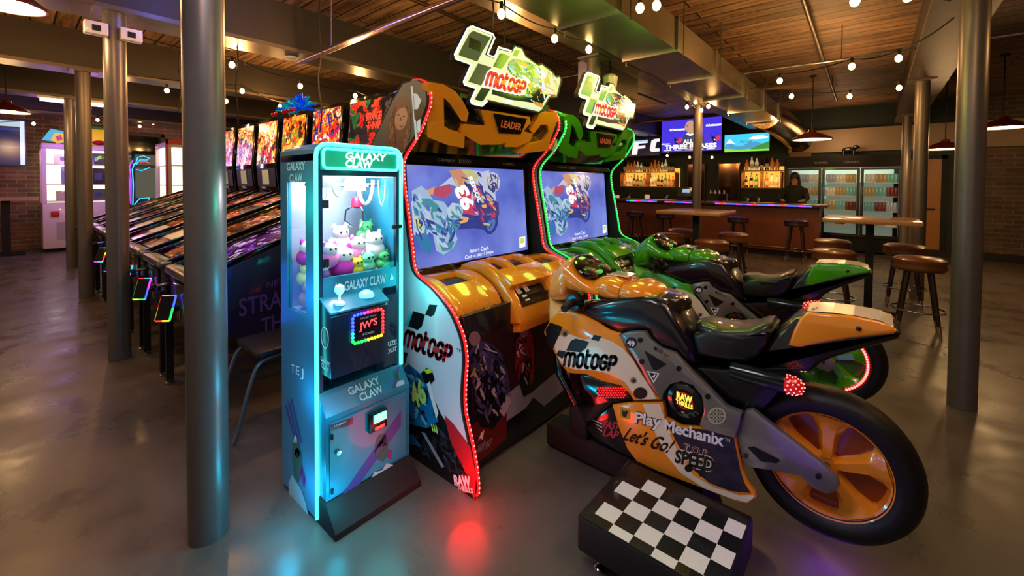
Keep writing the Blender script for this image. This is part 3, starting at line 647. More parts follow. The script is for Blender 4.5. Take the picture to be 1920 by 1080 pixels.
# marquee
TG = mat('teal_marquee', '#0a7a62', .4, emit='#08906a', es=.5)
m = MB().box(.875, 1.27, Y0-.012, Y0-.004, 1.555, 1.655, TG)
for dx, dz, mm in ((.004, -.004, mat('sign_teal_shadow', '#1f6a78', .4, emit='#2a98a0', es=.8)), (0, 0, NEOW)):
    for tx, a, b, z in (('GALAXY', .985, 1.195, 1.607), ('CLAW', .985, 1.12, 1.572)):
        m.text(tx, (a+dx, Y0-.0135-(.001 if dx == 0 else 0), z+dz), (b+dx, Y0-.0135-(.001 if dx == 0 else 0), z+dz), (a+dx+.004, Y0-.0135-(.001 if dx == 0 else 0), z+.033+dz), mm, .03)
m.build('marquee', T, 0)
MB().tube([(x, Y0-.018, z) for x, z in rrect(.882, 1.562, 1.263, 1.648, .018)], .0065, CYAN, 8, closed=True).build('marquee_neon', T)
arc = [(X0+.004, .02), (X0+.004, ZT-.06)]+[(X0+.004+.05*(1-math.cos(a)), ZT-.056+.05*math.sin(a)) for a in (PI/6, PI/3, PI/2)]+[(X1-.054+.05*math.sin(a), ZT-.056+.05*math.cos(a)) for a in (0, PI/6, PI/3, PI/2)]+[(X1-.004, .57)]
MB().tube([(x, Y0-.008, z) for x, z in arc], .0095, CYAN, 8).build('neon_outline', T)
# inside
MB().box(X0+e, X1-e, Y0+.02, Y1-.02, .86, .885, mat('inner_floor', '#d8d8e8', .5)).build('prize_floor', T, 0)
MB().box(X0+e, X1-e, Y1-.03, Y1-.021, .885, 1.53, mat('mirror_back', '#9aa8bc', .3, .3)).build('inner_mirror', T, 0)
MB().box(X0+e, X1-e, Y0+.02, Y1-.03, 1.53, 1.55, WNEON).build('inner_light_panel', T, 0)
MB().tube([(X0+.03, 2.0, 1.49), (X1-.03, 2.0, 1.49)], .008, STEEL).tube([(1.14, Y0+.04, 1.485), (1.14, Y1-.04, 1.485)], .007, STEEL).box(.9, .97, 1.9, 1.96, 1.475, 1.525, WHITE).box(1.1, 1.17, 1.97, 2.04, 1.46, 1.525, WHITE).build('gantry', T)
cl = MB().tube([(1.14, 2.0, 1.47), (1.14, 2.0, 1.42)], .004, CHROME).lathe([(.004, .05), (.03, .045), (.032, 0), (.01, -.01)], (1.14, 2.0, 1.38), mat('claw_red', '#c02040', .3, .5))
for k in range(3):
    a = 2*PI*k/3+.5; c, d = math.cos(a), math.sin(a)
    cl.tube([(1.14+c*r, 2.0+d*r, z) for r, z in ((.02, 1.385), (.055, 1.36), (.06, 1.31), (.025, 1.275))], .005, CHROME)
cl.build('claw', T)
cb = MB()
for cx, w_, dd, r in ((1.0, .035, .08, .005), (1.14, .04, .12, .009), (.93, .014, .11, .003), (1.23, .02, .13, .003)):
    cb.tube([(cx+w_*math.cos(a), 1.92, 1.515-dd*math.sin(a)) for a in [PI*k/10 for k in range(11)]], r, WHITE)
cb.build('coiled_cable', T)
MB().box(.888, .925, Y0+.02, Y0+.06, 1.385, 1.42, KM).box(.888, .925, Y0+.02, Y0+.06, 1.12, 1.155, KM).build('hinge', T)
point((1.07, 1.93, 1.46), '#f4f4ff', 9, .05)
# control box
cx0, cx1, cy0 = .872, 1.152, 1.745
c = MB().prism([(Y0, .66), (Y0, .985), (cy0+.01, .94), (cy0, .925), (cy0, .66)], 'x', cx0, cx1, CDARK, .004)
c.text('GALAXY', (cx0-.001, Y0-.008, .72), (cx0-.001, cy0+.008, .712), (cx0-.001, Y0-.008, .742), CLT, .01); c.text('CLAW', (cx0-.001, Y0-.018, .692), (cx0-.001, cy0+.018, .684), (cx0-.001, Y0-.018, .715), CLT, .01)
c.tube([(cx0-.002, (Y0+cy0)/2+.032*math.cos(a), .83+.045*math.sin(a)) for a in [2*PI*k/20 for k in range(20)]], .002, CLT, 4, closed=True)
c.build('control_box', T, 30)
MB().prism([(cy0-.004, .938), (Y0-.005, .988), (Y0-.005, .994), (cy0-.004, .946)], 'x', cx0-.004, cx1+.004, CBLUE, .002).build('control_deck', T)
MB().lathe([(.026, 0), (.024, .008), (.006, .012), (.005, .04), (.012, .045), (.022, .06), (.019, .082), (.001, .092)], (.935, 1.79, .962), mat('clear_joystick', '#d8f4ff', .08, emit='#a8e8ff', es=.4)).lathe([(.016, .012), (.001, .02)], (.935, 1.79, .962), REDD).build('joystick', T)
MB().lathe([(.036, 0), (.036, .006), (.03, .02), (.015, .03), (.001, .033)], (1.07, 1.8, .968), mat('glowing_button', '#9ae8ff', .2, emit='#6ad8ff', es=1.1)).build('push_button', T)
cr = MB(); cy_ = cy0-.012
px0, px1, pz0, pz1 = .965, 1.115, .79, .915
cr.box(px0+.01, px1-.01, cy_-.0, cy0, pz0+.01, pz1-.01, K)
peri = rrect(px0, pz0, px1, pz1, .012, 2); L_ = len(peri)
def along(ps, step):
    out = []; acc = 0
    for a, b in zip(ps, ps[1:]):
        a = Vector(a); b = Vector(b); l = (b-a).length
        while acc <= l: out.append(a.lerp(b, acc/l if l else 0)); acc += step
        acc -= l
    return out
dots = along(peri+[peri[0]], .0165)
for k, q in enumerate(dots):
    import colorsys
    mm = rainbow[[0, 0, 4, 3, 3, 3, 5, 2, 2, 1, 1, 0, 0, 0][int(k/len(dots)*14) % 14]]
    cr.ball((q.x, cy_, q.y), .0072, mm, 8, 5)
JB = mat('screen_blue_text', '#5a8aff', .3, emit='#4a7aff', es=1.5); JR = mat('screen_red_text', '#ff5a50', .3, emit='#ff4a48', es=1.5)
cr.text("JW'S", (.995, cy_-.002, .845), (1.085, cy_-.002, .85), (.995, cy_-.002, .877), JR, .02); cr.text('TAP CARD TO PLAY', (1.0, cy_-.002, .89), (1.08, cy_-.002, .89), (1.0, cy_-.002, .898), CLT); cr.text('4 Credits', (1.01, cy_-.002, .815), (1.07, cy_-.002, .815), (1.01, cy_-.002, .827), CLT)
cr.build('card_reader', T, 30)
ch = MB().box(cx1+.002, wx1+.01, Y0-.003, Y0+.006, .58, .94, mat('smoked_panel', '#12354a', .1, coat=1, alpha=.8)); ch.text('PRIZE', (1.19, Y0-.005, .68), (1.265, Y0-.005, .68), (1.19, Y0-.005, .705), CLT, .02); ch.text('OUT', (1.205, Y0-.005, .645), (1.265, Y0-.005, .645), (1.205, Y0-.005, .67), CLT, .02)
ch.build('prize_chute_panel', T, 0)
# lower cabinet
lc = MB().prism([(Y0+.0, .57), (1.775, .485), (1.775, .12), (Y1-.03, .12), (Y1-.03, .57)], 'x', X0+.012, X1+.004, CBLUE, .004)
def slp(x, v): return (x, 1.775+.07*v-.0015-.0008, .485+.085*v+.001)
lc.text('GALAXY', slp(.99, .5), slp(1.15, .5), slp(.99, .82), CLT, .02); lc.text('CLAW', slp(1.03, .1), slp(1.15, .1), slp(1.03, .42), CLT, .02)
lc.poly([slp(1.2, .1), slp(1.22, .1), slp(1.28, .9), slp(1.265, .9)], STR); lc.poly([slp(1.215, .1), slp(1.245, .05), slp(1.27, .08), slp(1.27, .25), slp(1.24, .3)], SMK); lc.poly([slp(1.235, .3), slp(1.25, .3), slp(1.255, .6), slp(1.243, .85), slp(1.232, .6)], RK)
lc.build('lower_cabinet', T, 30)
dy = 1.768; dr = MB().box(.878, 1.27, dy, 1.775, .135, .455, CBLUE, 0)
dy -= .0012
def dp(pts): return [onY(a, b, dy) for a, b in pts]
for k in range(3): dr.poly(dp([(640+9*k, 930-4*k), (647+9*k, 928-4*k), (752, 778+10*k), (752, 770+10*k)]), STR)
dr.poly(dp([(680, 918), (684, 905), (695, 900), (702, 885), (716, 882), (725, 868), (738, 872), (750, 868), (752, 880), (745, 892)]), SMK)
dr.poly(dp([(712, 815), (722, 812), (728, 830), (727, 855), (718, 866), (707, 862), (702, 845), (705, 825)]), RK); dr.poly(dp(blob((716, 832), 6, 7)), CDARK); dr.poly(dp([(728, 842), (735, 845), (734, 862), (727, 858)]), RK2)
dr.poly(dp([(620, 797), (662, 783), (662, 795), (620, 809)]), CDARK); dr.text('HAPPY', onY(627, 801, dy-.0006), onY(650, 793, dy-.0006), onY(627, 797, dy-.0006), CLT)
dr.tube([(.885, dy-.004, .15), (.885, dy-.004, .17)], .006, KM); dr.tube([(.885, dy-.004, .39), (.885, dy-.004, .41)], .006, KM)
dr = dr.build('door', T, 0)
MB().lathe([(.012, 0), (.01, -.012), (.001, -.013)], (.912, dy, .32), CHROME, 'y').build('door_lock', dr)
cm = MB().box(1.055, 1.15, dy-.02, dy, .34, .43, K, .006).box(1.075, 1.14, dy-.03, dy-.018, .385, .42, mat('bill_slot_glow', '#a8f0d0', .3, emit='#80f0d0', es=.9)).box(1.08, 1.13, dy-.026, dy-.018, .35, .365, CHROME); cm.build('bill_acceptor', T)
MB().prism([(1.768, .12), (1.68, .03), (1.68, .001), (Y1-.05, .001), (Y1-.05, .12)], 'x', X0+.005, X1+.006, KM, .004).build('base', T)
# plush toys
PC = {'white': mat('plush_white', '#f0eef4', .9), 'pink': mat('plush_pink', '#f08ad0', .9), 'magenta': mat('plush_magenta', '#d040c0', .9), 'yellow': mat('plush_yellow', '#dbe04a', .9), 'mint': mat('plush_mint', '#7ae0b8', .9), 'green': mat('plush_green', '#4ab870', .9), 'tan': mat('plush_tan', '#b08a70', .9), 'violet': mat('plush_violet', '#8a7ad8', .9)}
plush = [(.92, 2.09, 1.04, .046, 'yellow', 'yellow plush with a rounded head halfway up behind the left side window'), (.925, 2.07, .945, .05, 'tan', 'tan plush owl at the bottom of the left side window'), (.925, 2.09, 1.14, .05, 'magenta', 'magenta plush high against the left side window'), (.915, 1.97, 1.0, .04, 'yellow', 'small yellow plush low in the front corner of the left side window'),
         (1.02, 1.92, 1.10, .062, 'magenta', 'big magenta cup shaped plush in front of the pile'), (.95, 1.91, 1.15, .045, 'pink', 'pink plush at the left front of the pile'), (1.06, 2.03, 1.2, .055, 'white', 'white pointed plush topping the pile'), (1.12, 1.97, 1.15, .052, 'pink', 'pale pink plush in the middle of the pile'),
         (1.2, 1.95, 1.16, .058, 'white', 'white and peach plush leaning at the right of the pile'), (1.14, 1.9, 1.09, .042, 'mint', 'mint green plush lying before the window'), (1.08, 1.89, 1.08, .036, 'yellow', 'yellow plush at the bottom of the front window'), (1.23, 1.89, 1.09, .04, 'green', 'green plush in the right front corner'),
         (.91, 1.89, 1.085, .034, 'violet', 'violet plush in the left front corner'), (1.24, 2.05, 1.22, .05, 'green', 'green plush high in the right rear corner'), (1.0, 2.1, 1.12, .055, 'violet', 'violet plush at the back of the pile'), (1.18, 2.1, 1.1, .055, 'tan', 'tan plush at the back right of the pile'), (1.05, 1.98, 1.0, .07, 'pink', 'pink plush buried in the centre of the pile'), (1.18, 1.95, .98, .07, 'white', 'white plush buried at the right of the pile'), (1.1, 2.1, .97, .07, 'mint', 'mint plush buried at the back of the pile')]
for x, y, z, r, cc, lb in plush:
    r *= 1.07; z += .006; y = min(max(y, 1.87+r*.93), 2.165-r*.93); x = min(max(x, .876+r*.98), 1.268-r*.98)
    t = thing('plush_toy', lb, 'plush toy', (x, y, z-r), 'plush toys piled inside the claw machine'); m_ = PC[cc]; m2 = PC['white'] if cc in ('magenta', 'pink', 'violet') else m_
    b = MB().ball((x, y, z-.01), (r*.95, r*.9, r*.85), m_, 12, 8).ball((x, y-.01, z+r*.75), (r*.72, r*.7, r*.62), m2, 12, 8)
    b.build('body', t, 60)
    for q in (-1, 1): MB().ball((x+q*r*.5, y-.005, z+r*1.25), (r*.22, r*.15, r*.32), m_, 8, 5).build('ear', t, 60)
    MB().ball((x-r*.25, y-.01-r*.62, z+r*.85), .006, K, 6, 4).ball((x+r*.25, y-.01-r*.62, z+r*.85), .006, K, 6, 4).build('eyes', t, 60)

# ================================================================ RACING CABINETS
LED = smooth2([(1.925, 2.055), (1.85, 2.045), (1.79, 2.01), (1.772, 1.95), (1.778, 1.90), (1.80, 1.86), (1.845, 1.79), (1.91, 1.72), (1.97, 1.668), (2.002, 1.62), (2.007, 1.56), (1.99, 1.45), (1.965, 1.34), (1.942, 1.23), (1.92, 1.12), (1.905, 1.045), (1.87, 1.003), (1.80, .975), (1.74, .953), (1.667, .912), (1.605, .869), (1.554, .813), (1.515, .75), (1.497, .69), (1.493, .63), (1.5, .55), (1.505, .47), (1.498, .39), (1.475, .32), (1.45, .25), (1.43, .18), (1.415, .11), (1.41, .05), (1.42, .014), (1.46, .01), (1.6, .01)], 2)
PROF = LED+[(2.44, .008), (2.44, 1.58), (2.36, 1.68), (2.1, 1.965), (1.99, 2.06)]
def inset(x0): return x0
RC = thing('racing_arcade_cabinet', 'red lit racing game cabinet with orange bodywork and the larger looking checkered flag sign', 'arcade machine', (2.02, 1.95, 0), 'twin motorcycle racing game cabinets')
PANW = mat('panel_print_white', '#cfd6e6', .3, coat=.5, noise=.08, nscale=5)
pan = MB().prism(PROF, 'x', 1.405, 1.44, KM, .003)
xs = 1.4045
# outer print as flat shapes just on the panel
def Q(pts, d=0): return [onX(a, b, xs-d*.0006) for a, b in pts]
pan.add([(xs, y, z) for y, z in [(y+.014 if y < 1.9 or z < 1.7 else y, z) for y, z in LED[4:]]+[(2.43, .02), (2.43, 1.58), (2.36, 1.67), (2.1, 1.94)]], [], PANW)
pp = [(xs, y+.012, z) for y, z in LED if z < 1.72]+[(xs, 2.43, .02), (xs, 2.43, 1.58), (xs, 2.345, 1.68)]
pan.poly(pp, PANW)
pp = [(xs, y+.012, z) for y, z in LED if z >= 1.7 and y < 1.91]
PTOP = mat('panel_print_olive', '#4c5448', .4)
pan.poly([(xs, 1.93, 2.045)]+pp+[(xs, 1.96, 1.69), (xs, 2.34, 1.685), (xs, 2.09, 1.955), (xs, 1.985, 2.045)], PTOP)
HAIR = mat('printed_hair', '#6b3c28', .4, noise=.3, nscale=40); SKIN = mat('printed_skin', '#c98a68', .4); LIP = mat('printed_lips', '#a83838', .4); GRN2 = mat('print_teal', '#1d6a64', .4)
pan.poly(Q([(735, 205), (741, 192), (750, 181), (760, 180), (767, 190), (771, 210), (772, 235), (768, 262), (760, 285), (730, 290), (722, 268), (728, 235)], 1), HAIR)
pan.poly(Q(blob((752, 222), 11.5, 22, 18, .18), 2), SKIN)
pan.poly(Q([(739, 213), (743, 198), (751, 192), (760, 195), (764, 205), (757, 201), (748, 204)], 3), HAIR)
pan.poly(Q([(745, 232), (750, 236), (757, 233), (752, 240)], 3), LIP)
for q in ((747, 215), (757, 218)): pan.poly(Q(blob(q, 2.6, 1.4, 8), 3), DK)
pan.poly(Q([(751, 218), (753.5, 226), (749.5, 226)], 3), HAIR)
pan.poly(Q([(770, 162), (774, 162), (783, 262), (779, 264)], 1), WH)
pan.poly(Q([(775, 175), (782, 176), (790, 188), (783, 205), (776, 205)], 1), WH); pan.poly(Q([(783, 205), (790, 188), (797, 205), (789, 222)], 2), DK); pan.poly(Q([(776, 205), (783, 205), (789, 222), (781, 228), (777, 222)], 2), DK); pan.poly(Q([(781, 228), (789, 222), (788, 245), (783, 250)], 1), WH)
# checkered flag mark and wordmark
pan.poly(Q([(805, 571), (820, 572), (814, 590), (808, 594), (797, 590)], 1), DK)
pan.poly(Q([(775, 583), (797, 590), (791, 612), (783, 619), (765, 612)], 1), DK); pan.poly(Q([(762, 604), (768, 588), (775, 583), (765, 612), (757, 610)], 1), mat('decal_cyan', '#38c8d8', .4))
pan.poly(Q([(757, 660), (765, 662), (757, 690)], 1), DK)
racelogo(pan, *Q([(757, 646), (841, 680), (759, 619)], 3), RED, .3, .2)
pan.text('TM', *Q([(856, 659), (866, 662), (856, 652)], 2), DK)
# printed motorcycle at the foot
pan.poly(Q([(752, 872), (752, 745), (775, 730), (812, 742), (826, 775), (842, 800), (862, 835), (880, 868), (893, 912), (890, 938), (880, 944), (832, 912)], 1), DK)
pan.poly(Q([(833, 778), (850, 795), (882, 838), (893, 895), (889, 938), (870, 880), (845, 830)], 2), mat('print_red', '#a81420', .4))
B46 = mat('print_blue', '#0f6fa8', .4); pan.poly(Q([(752, 695), (766, 682), (787, 700), (803, 722), (815, 758), (822, 790), (800, 803), (770, 795), (752, 782)], 3), B46)
pan.poly(Q([(789, 700), (800, 690), (810, 695), (815, 712), (806, 722), (796, 718)], 4), DK); pan.poly(Q([(795, 694), (806, 691), (811, 698), (800, 701)], 5), mat('decal_yellow', '#d8e030', .4))
pan.text('46', *Q([(776, 765), (801, 752), (766, 722)], 5), mat('decal_lime', '#b8f070', .4), .04)
pan.poly(Q([(800, 720), (806, 715), (822, 775), (818, 785)], 5), WH); pan.poly(Q([(790, 810), (797, 812), (833, 875), (828, 877)], 5), mat('decal_steel', '#7a8590', .4)); pan.poly(Q([(756, 812), (775, 815), (790, 838), (760, 830)], 5), B46)
for k in range(3): pan.poly(Q([(808+4*k, 795+k), (810+4*k, 795+k), (813+4*k, 808+k*2), (811+4*k, 809+k*2)], 5), MATS['decal_lime'])
pan.poly(Q(blob((872, 906), 15, 19, 16), 4), mat('print_red2', '#8a1018', .4)); pan.text('RAW', *Q([(852, 909), (883, 913), (850, 890)], 6), WH, .05); pan.text('THRILLS', *Q([(857, 918), (887, 925), (856, 909)], 6), WH, .04)
shards(pan, Q, [(752, 695), (766, 682), (787, 700), (803, 722), (815, 758), (822, 790), (800, 803), (770, 795), (752, 782)], [B46, mat('print_blue2', '#0a3a6a', .4), mat('print_lblue', '#58b8d8', .4), DK], 46, 9, 55, 4.2, seed=31)
shards(pan, Q, [(760, 800), (800, 810), (826, 790), (860, 850), (880, 900), (850, 890), (800, 860), (765, 850)], [mat('print_dk2', '#1c2028', .4), mat('print_dk3', '#2c3440', .4), DK], 60, 11, 55, 4.2, seed=32)
shards(pan, Q, [(735, 205), (741, 192), (750, 183), (742, 200), (738, 230), (742, 262), (740, 280), (728, 270), (728, 235)], [HAIR, mat('hair_lt', '#96603c', .4), mat('hair_dk', '#3c2016', .4)], 40, 6, 95, 4, seed=33); shards(pan, Q, [(766, 200), (771, 215), (772, 240), (766, 270), (756, 284), (758, 255), (765, 235)], [HAIR, MATS['hair_lt'], MATS['hair_dk']], 30, 6, 95, 4, seed=34)
pan.build('side_panel', RC, 0)
def ledstrip(x, mt, md, nm, parent):
    mb = MB().tube([(x, y-.004, z) for y, z in LED], .0085, mt, 6)
    for q in along([(y-.011, z) for y, z in LED], .024): mb.ball((x, q.x, q.y), .0048, md, 6, 4)
    mb.build(nm, parent, 60)
ledstrip(1.422, REDL, REDD, 'led_strip', RC); ledstrip(2.602, REDL, REDD, 'led_strip', RC)
MB().prism(PROF, 'x', 2.585, 2.62, KM, .003).build('side_panel', RC, 0)
# inner body: back, screen bezel, header
MB().box(1.44, 2.585, 2.2, 2.4, .05, 1.7, KM).prism([(1.995, .96), (2.045, 1.62), (2.09, 1.62), (2.09, .96)], 'x', 1.442, 2.583, KG).build('inner_body', RC, 0)
P_ = Vector((2.0, 1.965, 1.0)); sn = Vector((0, .62, -.08)).normalized(); N_ = Vector((0, -1, .083)).normalized()
P_ = Vector((1.5, 1.99, .99))
def onS(px, py, d=0):
    r = ray(px, py); k = (P_+N_*(.003+d*.0006)-EYE).dot(N_)/r.dot(N_); return EYE+r*k
def S(pts, d=0): return [onS(a, b, d) for a, b in pts]
def scr(name, c, es=.85): return mat('screen_'+name, '#040406', .15, emit=c, es=es)
def screenmat():
    m = bpy.data.materials.new('screen_blue_haze'); m.use_nodes = True; nt = m.node_tree; N = nt.nodes; L = nt.links; b = N['Principled BSDF']
    tc = N.new('ShaderNodeTexCoord'); nz = N.new('ShaderNodeTexNoise'); nz.inputs['Scale'].default_value = 2.2; nz.inputs['Detail'].default_value = 3; L.new(tc.outputs['Object'], nz.inputs['Vector'])
    rp = N.new('ShaderNodeValToRGB'); rp.color_ramp.elements[0].color = (*srgb('#3a4bb8'), 1); rp.color_ramp.elements[1].color = (*srgb('#8a9cf0'), 1); rp.color_ramp.elements[0].position = .3; rp.color_ramp.elements[1].position = .75
    L.new(nz.outputs['Fac'], rp.inputs['Fac']); L.new(rp.outputs['Color'], b.inputs['Emission Color']); b.inputs['Emission Strength'].default_value = .85
    b.inputs['Base Color'].default_value = (.02, .02, .05, 1); b.inputs['Roughness'].default_value = .15; return m
sb = MB()
zb, zt = 1.005, 1.605
def sy(z): return P_.y+(z-.99)*.083-.003
sb.poly([(1.465, sy(zb), zb), (2.525, sy(zb), zb), (2.525, sy(zt), zt), (1.465, sy(zt), zt)], screenmat())
# picture on the screen: two leaning riders
shp = [  # orange / white rider 93
 ('white', '#c6c8e6', [(862, 352), (842, 345), (824, 350), (845, 332), (860, 326), (874, 318), (905, 322), (918, 318), (912, 335), (925, 345), (930, 372), (922, 395), (905, 405), (890, 400), (870, 382)]),
 ('orange', '#d09070', [(842, 320), (862, 316), (876, 330), (882, 352), (864, 358), (852, 340)]), ('yellow', '#c8c488', [(864, 315), (885, 318), (898, 330), (886, 345), (874, 330)]),
 ('navy', '#3c4690', [(876, 345), (890, 342), (906, 352), (918, 375), (912, 398), (898, 402), (884, 380)]),
 ('red', '#cc4466', [(855, 352), (876, 350), (890, 375), (893, 395), (884, 403), (872, 390), (858, 370)]), ('red', '#cc4466', [(866, 392), (884, 390), (892, 400), (885, 412), (874, 404)]),
 ('orange2', '#d8a078', [(796, 358), (815, 350), (838, 352), (830, 362), (800, 366)]), ('red2', '#bc5068', [(815, 352), (842, 346), (850, 358), (832, 372), (812, 366)]),
 ('white2', '#ccd0e8', [(912, 326), (922, 322), (932, 326), (938, 338), (936, 352), (928, 362), (916, 356), (911, 342)]), ('navy2', '#4a4478', [(914, 345), (930, 342), (934, 352), (926, 362), (916, 356)]),
 ('dark', '#38408c', [(842, 412), (868, 400), (895, 405), (915, 392), (935, 400), (932, 425), (912, 432), (890, 428), (862, 430), (848, 428)]),
 ('brown', '#5a4074', [(895, 392), (918, 372), (935, 380), (936, 402), (924, 424), (902, 424)]), ('spark', '#f0b070', [(853, 412), (868, 406), (880, 408), (876, 416), (862, 420)]), ('spark', '#f0b070', [(899, 385), (912, 383), (912, 390), (901, 391)]),
 ('paleg', '#a4c0dc', [(772, 358), (790, 348), (803, 360), (812, 375), (832, 378), (842, 392), (835, 415), (852, 432), (858, 448), (850, 465), (832, 478), (818, 470), (812, 440), (795, 428), (775, 400)]),
 ('green', '#4a94a0', [(790, 372), (806, 372), (822, 385), (826, 395), (812, 398), (796, 388)]), ('green', '#4a94a0', [(820, 448), (840, 442), (852, 455), (846, 468), (830, 472)]),
 ('helm', '#b8d4e0', [(838, 392), (848, 380), (860, 382), (868, 395), (866, 410), (855, 420), (842, 415)]), ('green', '#4a94a0', [(840, 408), (852, 402), (864, 405), (862, 425), (850, 438), (836, 432)]),
 ('white3', '#bcd0e8', [(771, 378), (782, 372), (795, 400), (806, 425), (802, 445), (790, 452), (776, 440)]), ('yellow2', '#d8e060', [(776, 408), (790, 410), (797, 428), (790, 433), (779, 425)]),
 ('teal', '#3a7cb0', [(778, 440), (800, 436), (812, 455), (806, 478), (790, 470)])]
for k, (nm, c, pts) in enumerate(shp): sb.poly(S([(a, max(b, 313.5+(a-765)*.035)) for a, b in pts], 1+k*.12), scr(nm, c))
full = [p for k in (0, 4, 5) for p in shp[k][2]]
PALR = [scr(n, c) for n, c in (('white', '#c6c8e6'), ('orange', '#d09070'), ('navy', '#3c4690'), ('yellow', '#c8c488'), ('dark', '#38408c'), ('red', '#cc4466'))]
PALG = [scr(n, c) for n, c in (('paleg', '#a4c0dc'), ('green', '#4a94a0'), ('white3', '#bcd0e8'), ('slate', '#5a78b8'), ('navy', '#3c4690'), ('teal', '#3a7cb0'))]
shards(sb, S, shp[0][2], PALR, 34, 8, 60, 4.0, seed=3); shards(sb, S, shp[11][2], PALR[2:], 22, 6, 50, 4.0, seed=4); shards(sb, S, shp[10][2], [PALR[2], PALR[4], scr('slate', '#5a78b8')], 16, 8, 0, 4.0, seed=5)
shards(sb, S, shp[14][2], PALG, 60, 9, 60, 4.0, seed=6); shards(sb, S, shp[17][2], PALG, 12, 6, 60, 4.0, seed=7); shards(sb, S, shp[19][2], PALG, 30, 6, 70, 4.0, seed=8); shards(sb, S, shp[8][2], PALR, 22, 5, 60, 4.0, seed=9); shards(sb, S, shp[18][2], PALG, 20, 5, 60, 4.0, seed=10)
for q, r1, r2 in (((921, 420), 20, 14), ((842, 440), 17, 12)): sb.poly(S(blob(q, r1*.6, r1, 18, .3), 3.6), PALR[4]); sb.poly(S(blob(q, r2*.5, r2, 18, .3), 3.8), PALG[3])
sb.text('93', *S([(890, 388), (872, 345), (869, 397)], 9), scr('wht', '#f4f4ff', 1.2), .05)
sb.text('REPSOL', *S([(878, 333), (897, 380), (885, 330)], 9), scr('wht', '#f4f4ff', 1.2), .03)
sb.text('19', *S([(781, 424), (794, 426), (779, 411)], 9), scr('navy', '#3c4690'), .04)
sb.text('Insert Cash', *S([(881, 474), (916, 468), (881, 466)], 5), scr('wht', '#f4f4ff', 1.2)); sb.text('Cost to play: 1 Swipe', *S([(872, 486), (925, 474), (872, 479)], 5), scr('wht', '#f4f4ff', 1.2))
sb.poly(S([(974, 445), (985, 443), (985, 462), (974, 465)], 4), scr('wht', '#f4f4ff', 1.2)); sb.poly(S([(975.5, 447), (983.5, 445), (983.5, 455), (975.5, 457)], 5), scr('yellow2', '#d8e060'))
sb.build('screen', RC, 0)
hb = MB().prism([(1.86, 2.03), (1.815, 1.97), (1.83, 1.88), (1.9, 1.78), (2.03, 1.66), (2.06, 1.62), (2.25, 1.62), (2.25, 2.0), (1.98, 2.05)], 'x', 1.44, 2.585, KG, .004)
hb.build('header', RC, 30)
HP = Vector((2, 1.83, 1.9)); HN = Vector((0, -1, -.42)).normalized()
def onH(px, py, d=0):
    r = ray(px, py); k = (HP+HN*d-EYE).dot(HN)/r.dot(HN); return EYE+r*k
def slab(mb, pts, thick, m, base=.0):
    """thick bevelled plate of traced outline standing on the header face"""
    f = [onH(a, b, base+thick) for a, b in pts]; n = len(f)
    A = sum(pts[i][0]*pts[(i+1) % n][1]-pts[(i+1) % n][0]*pts[i][1] for i in range(n))
    c = sum(f, Vector())/n; ins = []
    for i in range(n):
        a = f[i-1]; b = f[i]; d = f[(i+1) % n]; e1 = (b-a).normalized(); e2 = (d-b).normalized(); nn = (e1+e2).normalized().cross(HN)
        if A < 0: nn = -nn
        ins.append(b-nn*.008)
    vs = [p-HN*(thick+.03) for p in f]+[p-HN*.006 for p in f]+[tuple(p) for p in ins]
    fs = []
    for k in range(2):
        for i in range(n): j = (i+1) % n; fs.append((k*n+i, k*n+j, (k+1)*n+j, (k+1)*n+i))
    fs.append(tuple(2*n+i for i in range(n))); mb.add(vs, fs, m)
sw = [[(803, 162), (812, 158), (831, 161), (853, 174), (868, 194), (877, 213), (874, 227), (866, 224), (858, 211), (845, 191), (831, 181), (830, 202), (831, 238), (842, 245), (870, 252), (869, 276), (839, 269), (803, 255)],
      [(902, 207), (940, 213), (992, 221), (994, 230), (980, 247), (998, 252), (994, 263), (970, 274), (947, 274), (951, 266), (934, 269), (901, 269), (867, 249), (870, 234), (898, 237), (912, 236)],
      [(1012, 216), (1028, 211), (1040, 213), (1046, 224), (1045, 249), (1034, 280), (971, 288), (987, 274), (1021, 266), (1030, 247), (1028, 232), (1014, 232), (1001, 249), (995, 244)]]
for pts in sw:
    mb = MB(); slab(mb, pts, .03, ORG); mb.build('header_fairing', RC, 40)
mb = MB(); slab(mb, [(926, 213), (987, 224), (976, 250), (937, 248)], .034, KG); mb.text('LEADER', onH(939, 238, .036), onH(977, 244, .036), onH(941, 225, .036), mat('leader_text', '#a0522a', .4, emit='#a04a20', es=.5), .03); mb.build('leader_display', RC, 0)
cam = MB(); cam.box(1.46, 2.57, 2.0, 2.03, 1.62, 1.66, KG); yl = 1.998
for tx, a, b in (('CAMERA', 1.66, 1.8), ('CAMERA', 2.25, 2.37)): cam.text(tx, (a, yl, 1.632), (b, yl, 1.632), (a, yl, 1.65), mat('grey_print', '#7a8084', .5))
for k in range(6): cam.add([(1.83+.018*k, yl, 1.63), (1.838+.018*k, yl, 1.63), (1.846+.018*k, yl, 1.64), (1.838+.018*k, yl, 1.65), (1.83+.018*k, yl, 1.65), (1.838+.018*k, yl, 1.64)], [(0, 1, 2, 3, 4, 5)], MATS['grey_print'])
cam.build('camera_bar', RC, 0)
